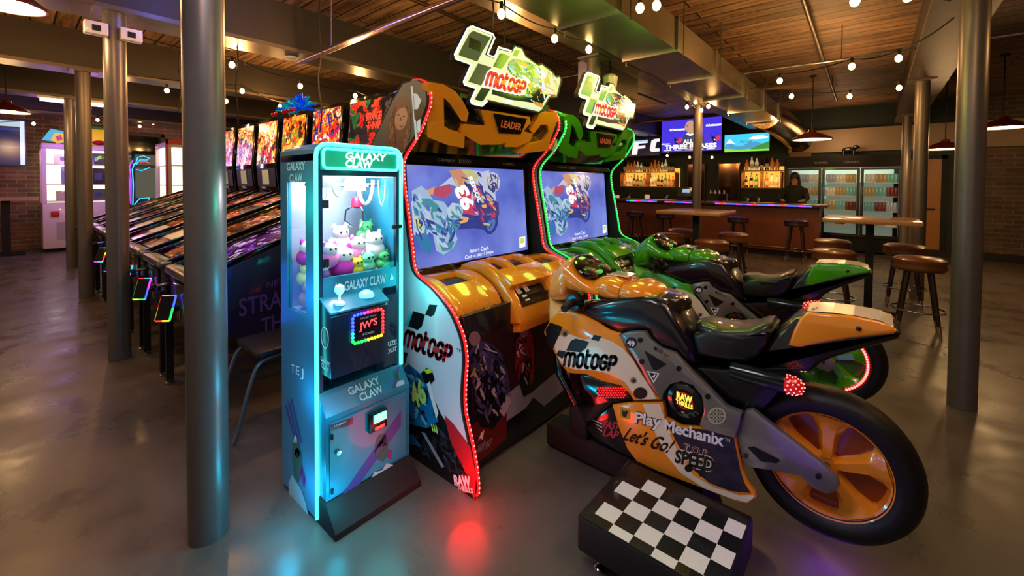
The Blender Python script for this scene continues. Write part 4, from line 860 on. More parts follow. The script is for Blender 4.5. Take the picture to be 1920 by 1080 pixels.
# lit flag sign
SY = 1.75
def G(pts, d=0): return [(onY(840+a/5.4, 30+b/5.4, SY-d*.0008).x, onY(840+a/5.4, 30+b/5.4, SY-d*.0008).z) for a, b in pts]
def g3(pts, d=0): return [onY(840+a/5.4, 30+b/5.4, SY-d*.0008) for a, b in pts]
outl = [(232, 95), (450, 178), (468, 215), (395, 388), (455, 415), (480, 400), (510, 315), (640, 352), (668, 288), (755, 318), (790, 398), (915, 492), (950, 475), (1060, 555), (1095, 605), (1130, 598), (1162, 640), (1112, 830), (1035, 832), (965, 960), (925, 987), (405, 868), (370, 918), (335, 925), (225, 890), (215, 860), (268, 742), (150, 700), (142, 665), (218, 500), (62, 440), (52, 385), (200, 112)]
sg = MB().prism(G(outl), 'y', SY, SY+.035, KM, .004)
inn = [(240, 118), (440, 195), (448, 215), (375, 392), (462, 432), (520, 340), (645, 372), (680, 310), (745, 335), (785, 415), (920, 510), (950, 495), (1050, 570), (1095, 625), (1128, 618), (1140, 645), (1098, 812), (1025, 815), (950, 945), (920, 968), (395, 845), (350, 900), (330, 902), (240, 870), (235, 855), (290, 728), (170, 680), (165, 662), (242, 488), (85, 425), (78, 388), (215, 135)]
sg.poly(g3(inn, 1), scr('sign_cream', '#eef4b0', .95))
PG = scr('panel_green', '#7e8a50', .4); PG2 = scr('panel_dk', '#3e5a30', .35)
for q in ([(215, 180), (240, 158), (265, 152), (432, 218), (338, 380), (108, 385), (150, 300)], [(108, 385), (338, 380), (298, 462), (112, 400)]): sg.poly(g3(q, 2), PG)
for q in ([(305, 478), (440, 520), (335, 705), (205, 665)], [(340, 725), (430, 738), (360, 855), (340, 865), (268, 845)], [(520, 385), (545, 375), (630, 405), (560, 520), (535, 538), (455, 512)], [(675, 340), (728, 350), (700, 415), (655, 400)]): sg.poly(g3(q, 2), PG2 if q[0][0] > 305 else PG)
sg.poly(g3([(218, 212), (335, 262), (325, 365), (208, 318)], 3), K)
sg.poly(g3([(610, 470), (660, 430), (760, 450), (830, 470), (920, 520), (1000, 560), (1060, 590), (1100, 660), (1090, 790), (1010, 800), (950, 900), (800, 870), (640, 850), (440, 790), (450, 745), (640, 790), (790, 800), (800, 680), (700, 640), (600, 560)], 3), scr('sign_dark', '#14301c', .5))
for c, q in (('#3a5ac0', [(610, 490), (660, 460), (740, 480), (790, 520), (830, 600), (800, 610), (740, 600), (700, 560), (640, 560)]), ('#f0d840', [(850, 520), (900, 505), (930, 560), (925, 620), (880, 630), (850, 590)]), ('#f0d840', [(635, 545), (665, 535), (690, 590), (650, 590)]), ('#e8f4ff', [(680, 480), (720, 470), (760, 500), (800, 560), (770, 570), (720, 530)]),
             ('#5a9ad0', [(870, 660), (910, 645), (950, 690), (960, 760), (940, 860), (900, 800), (870, 740)]), ('#f8f0a0', [(950, 500), (1040, 570), (1090, 640), (1130, 640), (1100, 800), (1060, 760), (1000, 690), (960, 640)]), ('#c83020', [(1000, 650), (1025, 640), (1030, 685), (1010, 690)]), ('#e0a040', [(860, 870), (930, 860), (965, 900), (950, 930), (880, 900)]),
             ('#e04a30', [(1030, 780), (1080, 760), (1090, 810), (1040, 815)]), ('#8ac0a8', [(770, 790), (860, 800), (920, 720), (930, 740), (870, 830), (790, 820)]), ('#d8f0e8', [(720, 905), (930, 945), (920, 965), (720, 915)]), ('#ffffff', [(560, 850), (650, 850), (665, 885), (600, 875)])):
    sg.poly(g3(q, 4), scr('sg'+c[1:], c, .9))
sart = [(610, 470), (660, 430), (760, 450), (830, 470), (920, 520), (1000, 560), (1060, 590), (1100, 660), (1090, 790), (1010, 800), (950, 900), (830, 870), (800, 760), (800, 680), (700, 640), (600, 560)]
SC = [scr('sg'+x[1:], x, .9) for x in ('#3a5ac0', '#f0d840', '#e8f4ff', '#5a9ad0', '#f8f0a0', '#c83020')]+[scr('sign_dark', '#14301c', .5)]*7
shards(sg, g3, sart, SC, 260, 42, 50, 5, seed=12)
shards(sg, g3, [(930, 510), (1040, 575), (1130, 640), (1095, 800), (1000, 800), (960, 900), (940, 700)], [SC[4], SC[1], SC[2], SC[4], scr('sign_cream', '#eef4b0', .95)], 90, 40, 60, 8, seed=13)
A0, A1 = g3([(385, 690), (765, 785)], 12)
racelogo(sg, A0, A1, g3([(395, 565)], 12)[0], scr('sign_white', '#ffffff', 1.1), .6, .26)
vs = None
sg.build('flag_sign', RC, 0)
# the wordmark again in front of its white halo
sg2 = MB(); A0, A1, A2 = g3([(385, 690), (765, 785), (395, 565)], 16); racelogo(sg2, A0, A1, A2, scr('sign_red', '#e0402a', .95), .36, .26); sg2.build('sign_wordmark', RC, 0)
MB().tube(g3([(a*.97+18, b*.97+12) for a, b in outl[:8]], 8), .005, NEOW, 6).tube(g3([(232, 110), (200, 130), (70, 390), (80, 430), (238, 490), (160, 670), (170, 692), (288, 732), (232, 860), (245, 885), (345, 908), (395, 860)], 8), .006, NEOW, 6).build('sign_neon_edge', RC, 60)
MB().tube([(1.9, 1.78, 2.0), (1.9, 1.85, 2.1)], .012, KM).tube([(2.3, 1.78, 2.0), (2.3, 1.85, 2.1)], .012, KM).box(1.75, 2.5, 1.785, 1.83, 1.98, 2.06, KM).build('sign_bracket', RC, 0)
# dashboard fairings
def sweep(pts, th):
    pts = smooth2(pts, 3); lo = []
    for i, p in enumerate(pts):
        a = Vector(pts[max(0, i-1)]); b = Vector(pts[min(len(pts)-1, i+1)]); d = (b-a).normalized(); lo.append((p[0]+d.y*th*-1, p[1]-abs(d.x)*th*.9-.004))
    return pts+lo[::-1]
base = [(1.985, .955), (1.88, .985), (1.76, .975), (1.66, .93), (1.595, .87), (1.57, .8)]
mid = [(1.99, .96), (1.88, 1.02), (1.75, 1.02), (1.62, .95), (1.52, .84), (1.48, .73)]
def lift(p, dz, dy=0): return [(y+dy, z+dz) for y, z in p]
def dashpiece(nm, prof, x0, x1, th, m, bev=.012): MB().prism(sweep(prof, th), 'x', x0, x1, m, bev).build(nm, RC, 40)
dashpiece('dash_black', lift(base, -.03), 1.442, 2.583, .06, K, 0)
for x0, x1 in ((1.445, 1.78), (2.25, 2.58)):
    mb = MB(); P = sweep(base, .05)
    # outer ribs and cross members leaving a black opening
    if x0 < 2: ribs = ((x0, x0+.05), (x1-.1, x1))
    else: ribs = ((x0, x0+.09), (x1-.05, x1))
    for a, b in ribs: mb.prism(P, 'x', a, b, ORG, .012)
    n = 6
    mb.prism(sweep([(1.985, .957), (1.93, .98), (1.86, .985)], .05), 'x', x0+.02, x1-.02, ORG, .012)
    mb.prism(sweep([(1.7, .962), (1.66, .93), (1.595, .87), (1.575, .8)], .05), 'x', x0+.02, x1-.02, ORG, .014)
    for xx in (x0+.1, x0+.18, x0+.26): mb.ball((xx, 1.57, .835), .008, K, 8, 5)
    mb.build('dash_fairing', RC, 40)
mb = MB(); P = sweep(mid, .07)
for a, b in ((1.80, 1.87), (2.16, 2.23)): mb.prism(P, 'x', a, b, ORG, .014)
mb.prism(sweep(lift(mid, .005)[:4], .05), 'x', 1.96, 2.02, ORG, .012)
mb.prism(sweep([(1.97, .99), (1.9, 1.015), (1.84, 1.03)], .06), 'x', 1.82, 2.21, ORG, .012)
mb.prism(sweep([(1.66, 1.0), (1.6, .975), (1.54, .93)], .06), 'x', 1.82, 2.21, ORG, .014)
mb.prism(sweep([(1.495, .8), (1.48, .73), (1.49, .67)], .06), 'x', 1.82, 2.21, ORG, .014)
mb.build('centre_fairing', RC, 40)
mb = MB().prism(sweep(lift(mid, -.03, .02), .05), 'x', 1.85, 2.18, K, 0)
ly = lambda z: 1.497+(z-.78)*.8+.002
for q in ([(1.90, .86), (1.94, .86), (1.93, .89), (1.89, .89)], [(1.93, .82), (1.97, .82), (1.96, .85), (1.92, .85)], [(1.97, .86), (2.01, .86), (2.0, .89), (1.96, .89)]):
    mb.poly([(x, ly(z)-.002, z) for x, z in q], WH)
mb.build('dash_badge', RC, 0)
# front lower panel with printed riders
FY = 1.535
fp = MB().box(1.442, 2.583, FY, FY+.03, .03, .84, mat('front_print_navy', '#0d0d16', .35, coat=.4))
def Fr(pts, d=1): return [onY(a, b, FY-d*.0008) for a, b in pts]
fp.poly(Fr([(879, 800), (895, 790), (940, 770), (950, 772), (950, 822), (897, 868), (888, 840)]), DRED)
fp.poly(Fr([(950, 740), (985, 712), (992, 740), (1040, 700), (1068, 690), (1068, 722), (1020, 762), (1000, 745), (986, 765), (950, 790)], 2), mat('print_grey', '#8a8c94', .4))
fp.poly(Fr([(880, 640), (925, 620), (985, 600), (1060, 580), (1060, 640), (1000, 700), (950, 740), (930, 770), (885, 780)], 1), mat('print_maroon', '#2c0a14', .4, noise=.3))
RVI = mat('print_violet', '#3b3868', .4, noise=.4, nscale=40); RBK = mat('print_black_bike', '#0c0c14', .4)
fp.poly(Fr([(880, 660), (892, 640), (908, 640), (925, 648), (940, 662), (952, 700), (958, 740), (945, 780), (925, 800), (900, 790), (886, 740)], 2), RVI); fp.poly(Fr([(885, 720), (915, 700), (940, 720), (945, 775), (925, 805), (900, 800), (890, 760)], 3), RBK)
fp.poly(Fr(blob((890, 635), 11, 14), 3), mat('print_helmet', '#8a6a7a', .4, noise=.4, nscale=60)); fp.text('46', *Fr([(882, 712), (908, 695), (880, 696)], 5), mat('decal_dim_yellow', '#a8a040', .4), .04)
fp.poly(Fr([(968, 640), (978, 620), (990, 612), (998, 630), (1002, 665), (1000, 710), (990, 735), (975, 720), (966, 690)], 4), mat('print_red3', '#8c1420', .4, noise=.3, nscale=40)); fp.poly(Fr(blob((982, 622), 8, 12), 5), mat('print_helmet', '#8a6a7a')); fp.text('93', *Fr([(970, 670), (982, 664), (969, 658)], 6), WH, .03)
fp.poly(Fr([(975, 680), (992, 672), (995, 735), (982, 745), (974, 720)], 5), RBK); fp.poly(Fr([(935, 770), (945, 752), (955, 740), (958, 755), (945, 782)], 5), mat('print_pale', '#a8a0b0', .4))
racelogo(fp, *Fr([(892, 852), (920, 836), (894, 838)], 3), mat('print_pale', '#a8a0b0'), .2, .2); fp.poly(Fr([(893, 832), (900, 822), (905, 824), (908, 806), (902, 812), (897, 826)], 3), WH)
VP = [RVI, RBK, mat('print_pale', '#a8a0b0'), mat('print_violet2', '#55507a', .4), MATS['print_black_bike']]
shards(fp, Fr, [(880, 660), (892, 640), (908, 640), (925, 648), (940, 662), (952, 700), (958, 740), (945, 780), (925, 800), (900, 790), (886, 740)], VP, 90, 9, 70, 6, seed=21)
shards(fp, Fr, [(968, 640), (978, 620), (990, 612), (998, 630), (1002, 665), (1000, 710), (990, 735), (975, 720), (966, 690)], [MATS['print_red3'], RBK, mat('print_pale', '#a8a0b0')], 40, 7, 70, 7, seed=22)
fp.build('front_panel', RC, 0)
for x in (1.5, 2.53): MB().lathe([(.03, .001), (.03, .012), (.012, .018), (.012, .05)], (x, 1.9, 0), STEEL).build('leveling_foot', RC)

# ================================================================ RIDE-ON MOTORCYCLE
BK = thing('ride_on_motorcycle', 'orange ride-on racing motorcycle nearest the camera, large orange wheel hub', 'motorcycle', (2.04, .6, 0), 'twin ride-on racing motorcycles')
XL = 1.885; BX = 2.04
def mir(name, polypx, hw0, hw1, m, bev=.01, X=XL, deco=None, k=0):
    """side plates of the bike: traced on the left side, mirrored on the right"""
    P = yz(polypx, X)
    for s in (-1, 1):
        a, b = BX+s*hw0, BX+s*hw1
        mb = MB().prism(P, 'x', min(a, b), max(a, b), m, bev)
        if deco: deco(mb, s, b+s*.0012)
        mb.build(name, BK, 40)
def side(px, X0_, s):  # traced point on the left plane, mirrored for the right side
    p = onX(px[0], px[1], XL); return (X0_, p.y, p.z)
# upper side fairing with white sweep and lettering
upf = [(1019, 622), (1031, 600), (1047, 583), (1070, 583), (1094, 592), (1120, 605), (1142, 619), (1164, 626), (1176, 659), (1195, 691), (1216, 722), (1240, 750), (1188, 752), (1180, 738), (1165, 724), (1130, 716), (1100, 703), (1066, 700), (1052, 685), (1036, 655)]
wsw = [(1041, 650), (1046, 632), (1060, 624), (1076, 628), (1095, 636), (1128, 632), (1150, 640), (1170, 653), (1187, 672), (1203, 700), (1222, 728), (1232, 747), (1198, 748), (1187, 735), (1172, 715), (1150, 702), (1120, 694), (1080, 692), (1058, 686), (1048, 670)]
def deco_up(mb, s, x):
    D = lambda pts, k=1: [side(p, x+s*.0006*k, s) for p in pts]
    mb.poly(D(wsw), CRM)
    mb.poly(D([(1024, 618), (1033, 604), (1056, 612), (1050, 628), (1040, 648), (1038, 656), (1028, 645)], 2), DK)
    for q in ([(1115, 627), (1129, 630), (1124, 639), (1110, 636)], [(1081, 634), (1106, 640), (1100, 652), (1090, 660), (1063, 656), (1072, 638)], [(1049, 656), (1063, 658), (1056, 672), (1044, 664)]): mb.poly(D(q, 3), DK)
    if s < 0: racelogo(mb, *D([(1059, 684), (1153, 693), (1059, 661)], 4), DK, .28, .22)
    for c, r in (((1060, 624), 7), ((1189, 712), 6)): mb.poly(D(blob(c, r, r), 4), mat('hole_shadow', '#8a7668', .5)); mb.poly(D(blob((c[0]+1, c[1]+1), r*.5, r*.5), 5), DK)
    mb.poly(D(blob((1202, 736), 13, 11, 20), 4), DK)
mir('upper_fairing', upf, .13, .16, ORG, .012, deco=deco_up)
# black dark hollow and red mesh light under it
hol = [(1066, 702), (1100, 704), (1130, 717), (1165, 725), (1181, 740), (1186, 752), (1147, 757), (1110, 790), (1095, 795), (1082, 770), (1070, 735)]
mir('lamp_housing', hol, .09, .145, KG, .01)
mesh = [(1116, 735), (1120, 726), (1140, 723), (1170, 727), (1178, 736), (1176, 747), (1150, 749), (1128, 745)]
def deco_mesh(mb, s, x):
    for i in range(12):
        for j in range(5):
            px, py = 1121+i*4.8+(2.4 if j % 2 else 0), 728+j*4.4
            if py > 746 or px > 1173: continue
            mb.poly([side(q, x+s*.0008, s) for q in blob((px, py), 1.7, 1.6, 6)], REDL)
mir('mesh_lamp', mesh, .13, .152, mat('lamp_dark_red', '#3a0606', .3, emit='#6a0808', es=.4), .004, deco=deco_mesh)
# belly pan
bel = [(1147, 760), (1190, 755), (1243, 754), (1248, 785), (1275, 800), (1316, 802), (1378, 820), (1384, 850), (1390, 880), (1400, 905), (1416, 925), (1417, 934), (1405, 946), (1382, 944), (1330, 922), (1282, 904), (1235, 886), (1193, 866), (1175, 842), (1160, 805)]
def deco_bel(mb, s, x):
    D = lambda pts, k=1: [side(p, x+s*.0006*k, s) for p in pts]
    mb.poly(D([(1250, 788), (1275, 802), (1316, 804), (1376, 821), (1382, 850), (1388, 880), (1396, 905), (1408, 924), (1370, 920), (1330, 905), (1300, 880), (1280, 850), (1262, 815)]), PUR)
    mb.poly(D([(1205, 757), (1238, 757), (1247, 788), (1262, 820), (1280, 855), (1302, 885), (1340, 912), (1385, 928), (1414, 928), (1412, 934), (1400, 942), (1370, 934), (1320, 915), (1275, 885), (1248, 850), (1228, 810), (1212, 775)]), CRM)
    mb.poly(D([(1255, 812), (1262, 815), (1280, 850), (1300, 880), (1330, 905), (1365, 920), (1340, 914), (1300, 890), (1275, 855)], 2), ORG)
    if s > 0: return
    mb.poly(D([(1163, 763), (1181, 767), (1181, 786), (1163, 782)], 2), mat('decal_lime2', '#a8a020', .4)); mb.poly(D([(1166, 766), (1171, 772), (1175, 768), (1178, 772), (1174, 782), (1168, 780)], 3), DK)
    mb.text('Play', *D([(1190, 791), (1240, 801), (1192, 771)], 3), mat('decal_brown', '#4a2014', .4), .075); mb.text('Play', *D([(1190, 791), (1240, 801), (1192, 771)], 4), WH, .03); mb.text('Mechanix', *D([(1246, 806), (1357, 836), (1247, 785)], 3), WH, .03); mb.text('TM', *D([(1359, 826), (1369, 829), (1359, 819)], 3), WH)
    mb.text("Let's Go!", *D([(1167, 823), (1252, 848), (1170, 798)], 3), DK, .02, .15)
    mat('decal_maroon', '#5a1018', .4); mb.text('T O P', *D([(1280, 843), (1327, 858), (1282, 830)], 3), CRM, .06); mb.text('T O P', *D([(1280, 843), (1327, 858), (1282, 830)], 4), MATS['decal_maroon'], .02); mb.text('SPEED', *D([(1265, 865), (1338, 884), (1268, 841)], 3), CRM, .09); mb.text('SPEED', *D([(1265, 865), (1338, 884), (1268, 841)], 4), DK, .04); 
    for c in ((1292, 877), (1318, 887)): mb.poly(D(blob(c, 8, 7), 4), DK)
mir('belly_fairing', bel, .12, .155, ORG, .01, deco=deco_bel)
nos = [(1100, 795), (1147, 761), (1160, 805), (1175, 842), (1190, 864), (1150, 845), (1110, 822), (1098, 805)]
def deco_nos(mb, s, x):
    if s > 0: return
    D = lambda pts, k=1: [side(p, x+s*.0006*k, s) for p in pts]
    mb.text('FAST', *D([(1128, 803), (1158, 808), (1130, 789)]), mat('decal_rose', '#b03048', .4), .03, .1); mb.text('LAP', *D([(1128, 818), (1156, 824), (1130, 804)]), MATS['decal_rose'], .03, .1)
    for k in range(3): mb.poly(D([(1108+4*k, 788+7*k), (1127, 795+7*k), (1127, 797+7*k)]), WH)
mir('nose_lower_fairing', nos, .08, .145, KG, .01, deco=deco_nos)
# grey frame
fr = [(1161, 627), (1176, 622), (1196, 620), (1211, 621), (1220, 636), (1240, 652), (1267, 661), (1284, 680), (1299, 697), (1330, 727), (1362, 760), (1392, 772), (1386, 800), (1380, 820), (1350, 812), (1322, 803), (1312, 795), (1320, 770), (1316, 742), (1300, 722), (1280, 715), (1258, 720), (1246, 736), (1243, 752), (1232, 738), (1216, 718), (1203, 692), (1186, 665), (1172, 645)]
def deco_fr(mb, s, x):
    D = lambda pts, k=1: [side(p, x+s*.0006*k, s) for p in pts]
    mb.poly(D([(1210, 655), (1252, 681), (1244, 686), (1232, 693), (1226, 690)]), DK)
    mb.poly(D(blob((1186, 641), 10.5, 10.5, 18)), PUR); mb.poly(D([(1215, 693), (1239, 698), (1228, 717)]), WH); mb.poly(D([(1219, 696), (1235, 699), (1228, 712)], 2), DK); mb.poly(D([(1225, 703), (1232, 699), (1229, 708)], 3), WH)
    mb.poly(D(blob((1346, 777), 17, 16, 20)), mat('badge_cream', '#b8b090', .4)); mb.poly(D(blob((1346, 777), 14, 13, 20), 2), GRY)
    for k in (-6, 0, 6): mb.poly(D([(1333, 776+k), (1359, 776+k), (1359, 778+k), (1333, 778+k)], 3), MATS['badge_cream']); mb.poly(D([(1345+k, 765), (1347+k, 765), (1347+k, 789), (1345+k, 789)], 3), MATS['badge_cream'])
    if s < 0: mb.text('49', *D([(1179, 645), (1193, 648), (1179, 635)], 4), WH, .04); mb.text('MOTO', *D([(1228, 654), (1244, 662), (1230, 647)], 2), DK, .02); mb.text('GP', *D([(1246, 664), (1256, 669), (1247, 659)], 2), RED, .02)
    for c in ((1203, 636), (1206, 676), (1275, 689), (1329, 741)): mb.poly(D(blob(c, 5, 5), 2), DK)
mir('frame_plate', fr, .13, .168, GRY, .01, deco=deco_fr)
# hub discs
for s in (-1, 1):
    c = onX(1282, 753, 1.86); mb = MB(); x = BX+s*.16
    pr = [(.06, -.03), (.074, -.02), (.076, 0), (.07, .014), (.052, .018), (.05, .010), (.001, .010)]
    mb.lathe([(r, h*s) for r, h in pr], (x, c.y, c.z), KG, 'x', 36)
    xx = x+s*.0125; 
    mb.add([(xx, c.y+.036*math.cos(a), c.z+.036*math.sin(a)) for a in [2*PI*k/24 for k in range(24)]], [tuple(range(24))], mat('disc_red', '#9a1410', .4, emit='#c01810', es=.5))
    mb.add([(xx+s*.0006, c.y+.031*math.cos(a), c.z+.031*math.sin(a)) for a in [2*PI*k/24 for k in range(24)]], [tuple(range(24))], K)
    YL = mat('disc_yellow', '#ffe060', .4, emit='#ffd840', es=1.0)
    for tx, z0_, h_, w_ in (('RAW', .002, .03, .066), ('THRILLS', -.021, .019, .072)):
        mb.text(tx, (xx+s*.0012, c.y-s*w_/2*(-1 if s > 0 else -1)*(1 if s < 0 else 1), c.z+z0_) if False else (xx+s*.0012, c.y+(w_/2 if s < 0 else -w_/2), c.z+z0_), (xx+s*.0012, c.y+(-w_/2 if s < 0 else w_/2), c.z+z0_-.004), (xx+s*.0012, c.y+(w_/2 if s < 0 else -w_/2), c.z+z0_+h_), YL, .05)
    mb.build('engine_cover', BK, 40)
# engine block filling between the plates
MB().prism(yz([(1080, 620), (1170, 630), (1220, 640), (1300, 700), (1372, 770), (1380, 880), (1330, 905), (1200, 862), (1110, 810), (1090, 760), (1060, 690)], XL), 'x', BX-.1, BX+.1, KM, .01).build('engine_block', BK, 30)
# black tank side and knee recess
tk = [(1084, 590), (1095, 572), (1145, 560), (1190, 554), (1222, 558), (1249, 572), (1271, 612), (1298, 652), (1303, 684), (1284, 678), (1267, 660), (1240, 652), (1220, 636), (1211, 621), (1196, 620), (1161, 627), (1135, 612), (1105, 600)]
MB().prism(yz(tk, 1.9), 'x', BX-.145, BX+.145, mat('tank_black', '#120c18', .28, coat=.6), .03).build('tank_side', BK, 50)
# loft helper pieces: tank top, cowl
a = onX(1100, 556, 1.95); b = onX(1240, 552, 1.95)
MB().body([(1.12, .94, .98, .06), (1.1, .93, 1.01, .11), (1.05, .92, 1.03, .13), (.99, .92, 1.035, .138), (.94, .92, 1.02, .128)], ORG, BX, 3.2).build('tank_front', BK, 60)
MB().body([(.955, .93, .99, .08), (.935, .92, 1.02, .13), (.86, .92, 1.03, .138), (.79, .91, 1.01, .12), (.75, .9, .96, .07)], ORG, BX).build('tank_rear', BK, 60)
tx = MB(); tx.box(BX-.05, BX+.05, .93, 1.03, 1.036, 1.0415, CRM)
for k in range(5): tx.poly([(BX-.035, .945+.018*k, 1.0425), (BX+.035, .938+.018*k, 1.0425), (BX+.035, .943+.018*k, 1.0425), (BX-.035, .951+.018*k, 1.0425)], DK)
tx.build('tank_decal', BK, 0)
MB().lathe([(.1, -.03), (.1, .0), (.085, .02), (.07, .022)], (BX, .74, .955), mat('amber_black_ring', '#3a2c1c', .2, .5, coat=1), seg=28).build('tank_ring', BK, 40)
MB().body([(1.385, .86, .92, .03), (1.375, .85, .96, .09), (1.35, .85, 1.0, .135), (1.32, .85, 1.045, .15), (1.28, .86, 1.085, .157), (1.25, .87, 1.105, .158), (1.235, .9, 1.107, .156), (1.22, .93, 1.095, .15)], mat('pale_orange', '#e8a050', .2, coat=1), BX, 3.0, 28).build('front_cowl', BK, 60)
MB().body([(1.39, .78, .86, .025), (1.375, .7, .9, .10), (1.33, .66, .86, .15), (1.28, .68, .84, .158), (1.2, .74, .85, .15)], mat('cream_orange', '#e0b468', .22, coat=1), BX, 2.8, 28).build('nose_cowl', BK, 60)
# cockpit bowl, gauges, button
def tilted(c, r, ang, m, seg=20, rings=10):
    mb = MB().ball((0, 0, 0), r, m, seg, rings); ca, sa = math.cos(ang), math.sin(ang)
    mb.v = [(c[0]+x, c[1]+y*ca-z*sa, c[2]+y*sa+z*ca) for x, y, z in mb.v]; return mb
tilted((BX, 1.168, 1.052), (.14, .088, .022), .72, KG, 28).build('cockpit', BK, 60)
for q in (-1, 1): tilted((BX+q*.072, 1.128, 1.04), (.058, .04, .018), .6, K).build('gauge_pod', BK, 60)
MB().lathe([(.034, 0), (.036, .012), (.03, .02), (.001, .022)], (BX, 1.19, 1.068), K, seg=18).build('gauge', BK, 40)
MB().ball((BX, 1.115, 1.033), (.026, .017, .012), mat('green_button', '#18a040', .2, emit='#18c048', es=.8, coat=1), 12, 6).build('start_button', BK, 60)
MB().body([(1.245, .93, 1.095, .157), (1.2, .93, 1.062, .157), (1.15, .93, 1.02, .153), (1.1, .93, .995, .148), (1.05, .93, .97, .13)], ORG, BX, 3.4, 24).build('cockpit_rear', BK, 60)
# handlebars
for s in (-1, 1):
    g = onX(1072, 568, 1.85)
    MB().lathe([(.04, -.03), (.045, -.01), (.045, .02), (.03, .03)], (BX+s*.16, g.y, g.z), K, 'x', 24).tube([(BX+s*.12, g.y, g.z), (BX+s*.2, g.y, g.z), (BX+s*.275, g.y-.01, g.z-.01)], .019, RUB, 14).build('handlebar_grip', BK, 50)
# seat
sp_ = [(1299, 628), (1325, 620), (1370, 622), (1410, 620), (1440, 619), (1447, 624), (1440, 640), (1424, 668), (1400, 682), (1360, 676), (1303, 666)]
MB().prism(yz(sp_, 1.93), 'x', BX-.115, BX+.115, SEATM, .02).build('seat', BK, 50)
MB().body([(.60, .84, .885, .05), (.56, .835, .9, .1), (.48, .83, .893, .118), (.4, .84, .9, .118), (.335, .86, .945, .115), (.305, .88, .955, .08)], SEATM, BX, 2.8, 24).build('seat_cushion', BK, 60)
# tail
tl = [(1303, 668), (1360, 678), (1405, 684), (1424, 668), (1446, 632), (1490, 596), (1600, 592), (1650, 604), (1682, 621), (1690, 629), (1684, 639), (1593, 664), (1560, 674), (1538, 684), (1521, 700), (1427, 700), (1350, 692), (1306, 684)]
MB().prism(yz(tl, 1.95), 'x', BX-.09, BX+.09, mat('tail_black', '#141214', .3, coat=.5), .025).build('tail_body', BK, 50)
op = [(1478, 648), (1488, 620), (1500, 597), (1514, 586), (1593, 592), (1645, 602), (1674, 612), (1681, 622), (1676, 627), (1640, 630), (1593, 635), (1540, 644), (1499, 652)]
for s in (-1, 1):
    mb = MB().prism(yz(op, 1.945), 'x', min(BX+s*.075, BX+s*.1), max(BX+s*.075, BX+s*.1), ORG, .01)
    c = onX(1610, 616, 1.94); mb.ball((BX+s*.1, c.y, c.z), .009, K, 10, 6); mb.build('tail_fairing', BK, 50)
topp = MB(); A = [onX(p[0], p[1], 1.955) for p in ((1513, 585), (1560, 588), (1600, 593), (1650, 603), (1676, 616))]
for i in range(4):
    a, b = A[i], A[i+1]; topp.poly([(BX-.085, a.y, a.z+.004), (BX+.085, a.y, a.z+.004), (BX+.085, b.y, b.z+.004), (BX-.085, b.y, b.z+.004)], CRM)
for k in range(3):
    for j in range(2):
        y = A[0].y-.012-.024*(k+.5*j); topp.poly([(BX-.07+.03*j, y, A[0].z+.0085-.006*k), (BX-.04+.03*j, y, A[0].z+.0085-.006*k), (BX-.04+.03*j, y-.014, A[0].z+.0065-.006*k), (BX-.07+.03*j, y-.014, A[0].z+.0065-.006*k)], DK)
topp.build('tail_top_decal', BK, 0)
# rear lamps and exhausts
for s in (-1, 1):
    c = onX(1479, 722, 1.9); ex = BX+s*.135
    MB().lathe([(.03, .0), (.034, .02), (.036, .13), (.03, .2)], (ex, c.y+.0, c.z), mat('exhaust_teal', '#2a3438', .2, .8, coat=.5), 'y', 20).build('exhaust', BK, 50)
    mb = MB().ball((ex, c.y-.005, c.z), (.036, .045, .034), mat('tail_lamp_red', '#8a0c10', .2, emit='#d01418', es=.5, coat=1), 18, 10)
    for k in range(70):
        a = k*2.39996; zt_ = 1-2*(k+.5)/70; r_ = math.sqrt(1-zt_*zt_); v = Vector((r_*math.cos(a), zt_, r_*math.sin(a)))
        if v.y > .35: continue
        mb.ball((ex+v.x*.036, c.y-.005+v.y*.045, c.z+v.z*.034), .0035, REDD, 5, 3)
    mb.build('tail_lamp', BK, 50)
MB().prism(yz([(1300, 690), (1427, 700), (1480, 702), (1455, 745), (1430, 772), (1392, 772), (1362, 760), (1330, 727)], XL+.03), 'x', BX-.11, BX+.11, K, .015).build('under_seat_body', BK, 40)
# wheel
WC = Vector((BX, .118, .44)); Rr = .203
ty = MB(); prof = [(.205, -.05), (.225, -.075), (.262, -.078), (.285, -.062), (.30, -.03), (.304, 0), (.30, .03), (.285, .062), (.262, .078), (.225, .075), (.205, .05)]
vs = []; fs = []; S_ = 56; n = len(prof)
ty.lathe([(r*.93, h) for r, h in prof], WC, RUB, 'x', S_, caps=False)
ty.build('tyre', BK, 50)
rm = MB(); rm.lathe([(.193, -.055), (.199, -.06), (.2, -.05), (.185, -.04), (.178, -.012), (.178, .012), (.185, .04), (.2, .05), (.199, .06), (.193, .055)], WC, ORG, 'x', 56, caps=False)
rm.lathe([(.001, -.045), (.035, -.045), (.045, -.03), (.045, .03), (.035, .045), (.001, .045)], WC, ORG, 'x', 28)
for k in range(5):
    a = 2*PI*k/5+.35
    def pt(r, da, x): return (WC.x+x, WC.y+r*math.cos(a+da), WC.z+r*math.sin(a+da))
    rings = []
    for r, w_, d_ in ((.03, .75, .05), (.07, .42, .05), (.12, .30, .044), (.165, .34, .046), (.188, .44, .05)):
        rings.append([pt(r, -w_, -d_*.4), pt(r, -w_*.5, -d_), pt(r, w_*.5, -d_), pt(r, w_, -d_*.4), pt(r, w_, d_*.4), pt(r, w_*.5, d_), pt(r, -w_*.5, d_), pt(r, -w_, d_*.4)])
    rm.loft(rings, ORG)
rm.lathe([(.001, -.02), (.06, -.018), (.13, -.006), (.182, -.002), (.182, .002), (.13, .006), (.06, .018), (.001, .02)], WC, mat('orange_recess_shade', '#8a3a08', .3, coat=1), 'x', 40)  # darker disc: shade behind the spokes put into the colour
